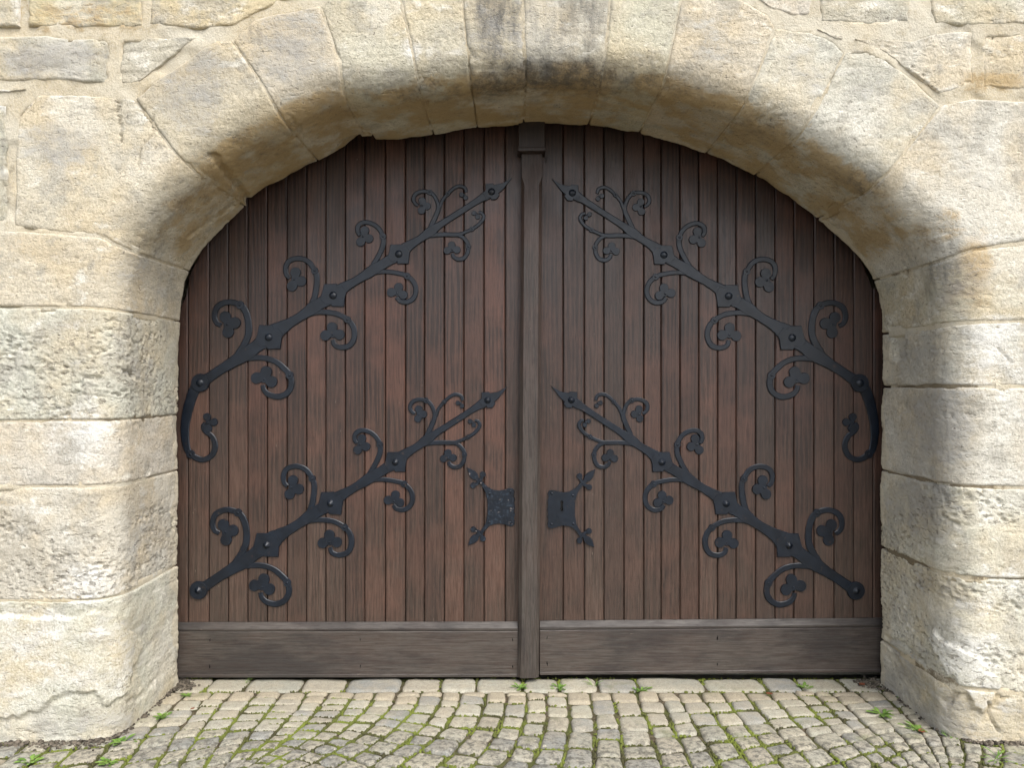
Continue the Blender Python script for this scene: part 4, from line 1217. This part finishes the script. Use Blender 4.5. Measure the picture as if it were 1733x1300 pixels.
# moss cushions in the joints
V, T, n = [], [], 0
for q in edges:
    c = np.array(q)
    for e in range(4):
        a, b = c[e], c[(e + 1) % 4]
        out = (a + b) / 2 - c.mean(0); out /= np.linalg.norm(out) + 1e-9
        for _ in range(20):
            t = random.random()
            p = a + (b - a) * t + out * random.uniform(0, .006)
            m = 1.5 * float(fbm(np.array([[p[0] * 3.0, p[1] * 4.5, 4.4]]), 3)[0]) + .12 + .10 * (1 if -.3 < p[0] < 1.3 else 0) + (.10 if p[1] < -.45 else 0)
            if m < random.uniform(-.1, .5): continue
            r, h = random.uniform(.003, .0075), random.uniform(.003, .010)
            z = -.014 + random.uniform(0, .006)
            k = 6
            ring = [(p[0] + r * math.cos(2 * math.pi * i / k), p[1] + r * math.sin(2 * math.pi * i / k), z) for i in range(k)]
            ring2 = [(p[0] + .65 * r * math.cos(2 * math.pi * i / k + .4), p[1] + .65 * r * math.sin(2 * math.pi * i / k + .4), z + h * .8) for i in range(k)]
            V += ring + ring2 + [(p[0], p[1], z + h)]
            for i in range(k):
                j = (i + 1) % k
                T += [(n + i, n + j, n + k + j), (n + i, n + k + j, n + k + i), (n + k + i, n + k + j, n + 2 * k)]
            n += 2 * k + 1
o = link('moss', mesh_np('moss', np.array(V), np.array(T)), M_MOSS)
tag(o, 'green moss cushions growing in the joints between the cobbles', 'moss', kind='stuff')

# crumbled dirt along the feet of the jambs
V, T, n = [], [], 0
ICO = bmesh.new(); bmesh.ops.create_icosphere(ICO, subdivisions=1, radius=1)
iv = np.array([v.co[:] for v in ICO.verts]); it = np.array([[v.index for v in f.verts] for f in ICO.faces]); ICO.free()
def crumbs(pts, count, spread, rmin, rmax):
    global n
    L = resample(pts, 60)
    for _ in range(count):
        p = L[random.randrange(60)] + np.array([random.gauss(0, spread), random.gauss(0, spread)])
        r = random.uniform(rmin, rmax) * (1 if random.random() < .85 else 1.7)
        v = iv * r * np.array([1, 1, .7]) * (1 + .5 * (RNG.rand(len(iv), 1) - .5)) + np.array([p[0], p[1], -.004 + random.uniform(0, .006)])
        V.append(v); T.append(it + n); n += len(v)
crumbs([(-1.60, -.03), (-1.605, -.30), (-1.60, -.55), (-1.68, -.66), (-1.80, -.69)], 650, .016, .003, .008)
crumbs([(-1.60, -.03), (-1.56, -.08), (-1.52, -.12)], 160, .022, .003, .008)
crumbs([(-1.66, -.45), (-1.62, -.62), (-1.66, -.70)], 200, .022, .003, .008)
crumbs([(-1.8, -.69), (-2.3, -.69)], 330, .016, .003, .008)
crumbs([(1.765, -.03), (1.77, -.3), (1.775, -.55), (1.85, -.67), (2.4, -.69)], 800, .016, .003, .008)
crumbs([(1.74, -.03), (1.66, -.06), (1.72, -.12)], 170, .022, .003, .008)
o = link('crumbled_dirt', mesh_np('crumbled_dirt', np.concatenate(V), np.concatenate(T)), M_DIRT)
tag(o, 'dark crumbled dirt gathered along the foot of the wall', 'dirt', kind='stuff')

# weeds
def weed(px, py, size, nl, label, blade=False, tall=.5):
    d = CAMZ * F / (py - PY0)
    cx, cy = (px - PX0) * d / F, CAMY + d
    o_ = np.array([cx, cy, -.008])
    V, Q, n = [], [], 0
    for i in range(nl):
        a = random.uniform(0, 2 * math.pi); L = size * random.uniform(.6, 1.3); w = L * (.10 if blade else random.uniform(.26, .4))
        lift = random.uniform(.25, 1.0) * tall
        dr = np.array([math.cos(a), math.sin(a), 0]); sd = np.array([-math.sin(a), math.cos(a), 0])
        st = o_ + np.array([random.gauss(0, size * .22), random.gauss(0, size * .12), 0])
        for t, ww in ((0, .15), (.35, .5), (.6, 1), (.85, .75), (1, .08)):
            c = st + dr * L * t + np.array([0, 0, L * lift * (1.6 * t - .75 * t * t)])
            V += [c - sd * w * ww * .5 + np.array([0, 0, .12 * w * ww]), c, c + sd * w * ww * .5 + np.array([0, 0, .12 * w * ww])]
        for k in range(4):
            b = n + k * 3
            Q += [(b, b + 1, b + 4, b + 3), (b + 1, b + 2, b + 5, b + 4)]
        n += 15
    V = np.array(V) - o_
    ob = link('weed', mesh_np('weed', V, np.array(Q)), M_WEED)
    ob.location = o_
    tag(ob, label, 'weed', 'weeds between the cobbles')
weed(880, 1163, .035, 22, 'bright green weed at the foot of the centre post')
weed(946, 1164, .034, 22, 'green tuft between slabs just right of the centre post')
weed(1007, 1160, .045, 12, 'thin grassy sprout against the right bottom rail', True, 1.0)
weed(1085, 1168, .034, 18, 'green tuft at the left end of the longest threshold slab')
weed(1362, 1163, .032, 18, 'light green rosette by the threshold below the right lower hinge')
weed(318, 1176, .028, 16, 'small green weed beside the left jamb foot')
weed(415, 1156, .025, 10, 'tiny green sprout under the left bottom rail', True, .9)
weed(272, 1213, .04, 18, 'green weed among cobbles near the left jamb')
weed(207, 1256, .045, 20, 'leafy pale green weed in front of the left jamb corner')
weed(52, 1288, .04, 18, 'low green weed at the lower left corner of the paving')
weed(182, 1290, .04, 18, 'mossy green weed in the lower left cobbles, right of the corner weed')
weed(1492, 1208, .045, 18, 'dull green weed spreading over cobbles near the right jamb')
weed(1550, 1233, .042, 20, 'bright green weed at the foot of the right jamb')
weed(1612, 1246, .032, 14, 'small green weed right of the bright weed at the right jamb')
weed(1685, 1284, .06, 14, 'grassy weed at the lower right corner of the paving', True, .5)
weed(1535, 1182, .035, 14, 'dark green weed against the right reveal stone')
# fallen leaves
def leaf(px, py, s, rot, label):
    d = CAMZ * F / (py - PY0)
    c = np.array([(px - PX0) * d / F, CAMY + d, .004])
    t = np.linspace(0, 1, 7)
    w = np.sin(np.pi * t) ** .8 * .38
    V = []
    for ti, wi in zip(t, w):
        for sgn in (-1, 0, 1):
            x, y = (ti - .5) * s, sgn * wi * s
            V.append((x * math.cos(rot) - y * math.sin(rot), x * math.sin(rot) + y * math.cos(rot), .2 * s * (abs(sgn) * .6 + (ti - .5) ** 2)))
    Q = [(k * 3 + j, k * 3 + j + 1, k * 3 + j + 4, k * 3 + j + 3) for k in range(6) for j in (0, 1)]
    ob = link('fallen_leaf', mesh_np('fallen_leaf', np.array(V), np.array(Q)), M_LEAF)
    ob.location = c
    tag(ob, label, 'leaf', 'fallen leaves on the paving')
leaf(1459, 1161, .034, .4, 'reddish dead leaf on the threshold by the right jamb')
leaf(1560, 1241, .036, 1.2, 'reddish dead leaf beside the bright weed at the right jamb')
leaf(326, 1202, .02, .9, 'small red dead leaf on the cobbles by the left jamb')
leaf(1302, 1177, .03, -.3, 'brown dead leaf on the cobbles below the right bottom rail')
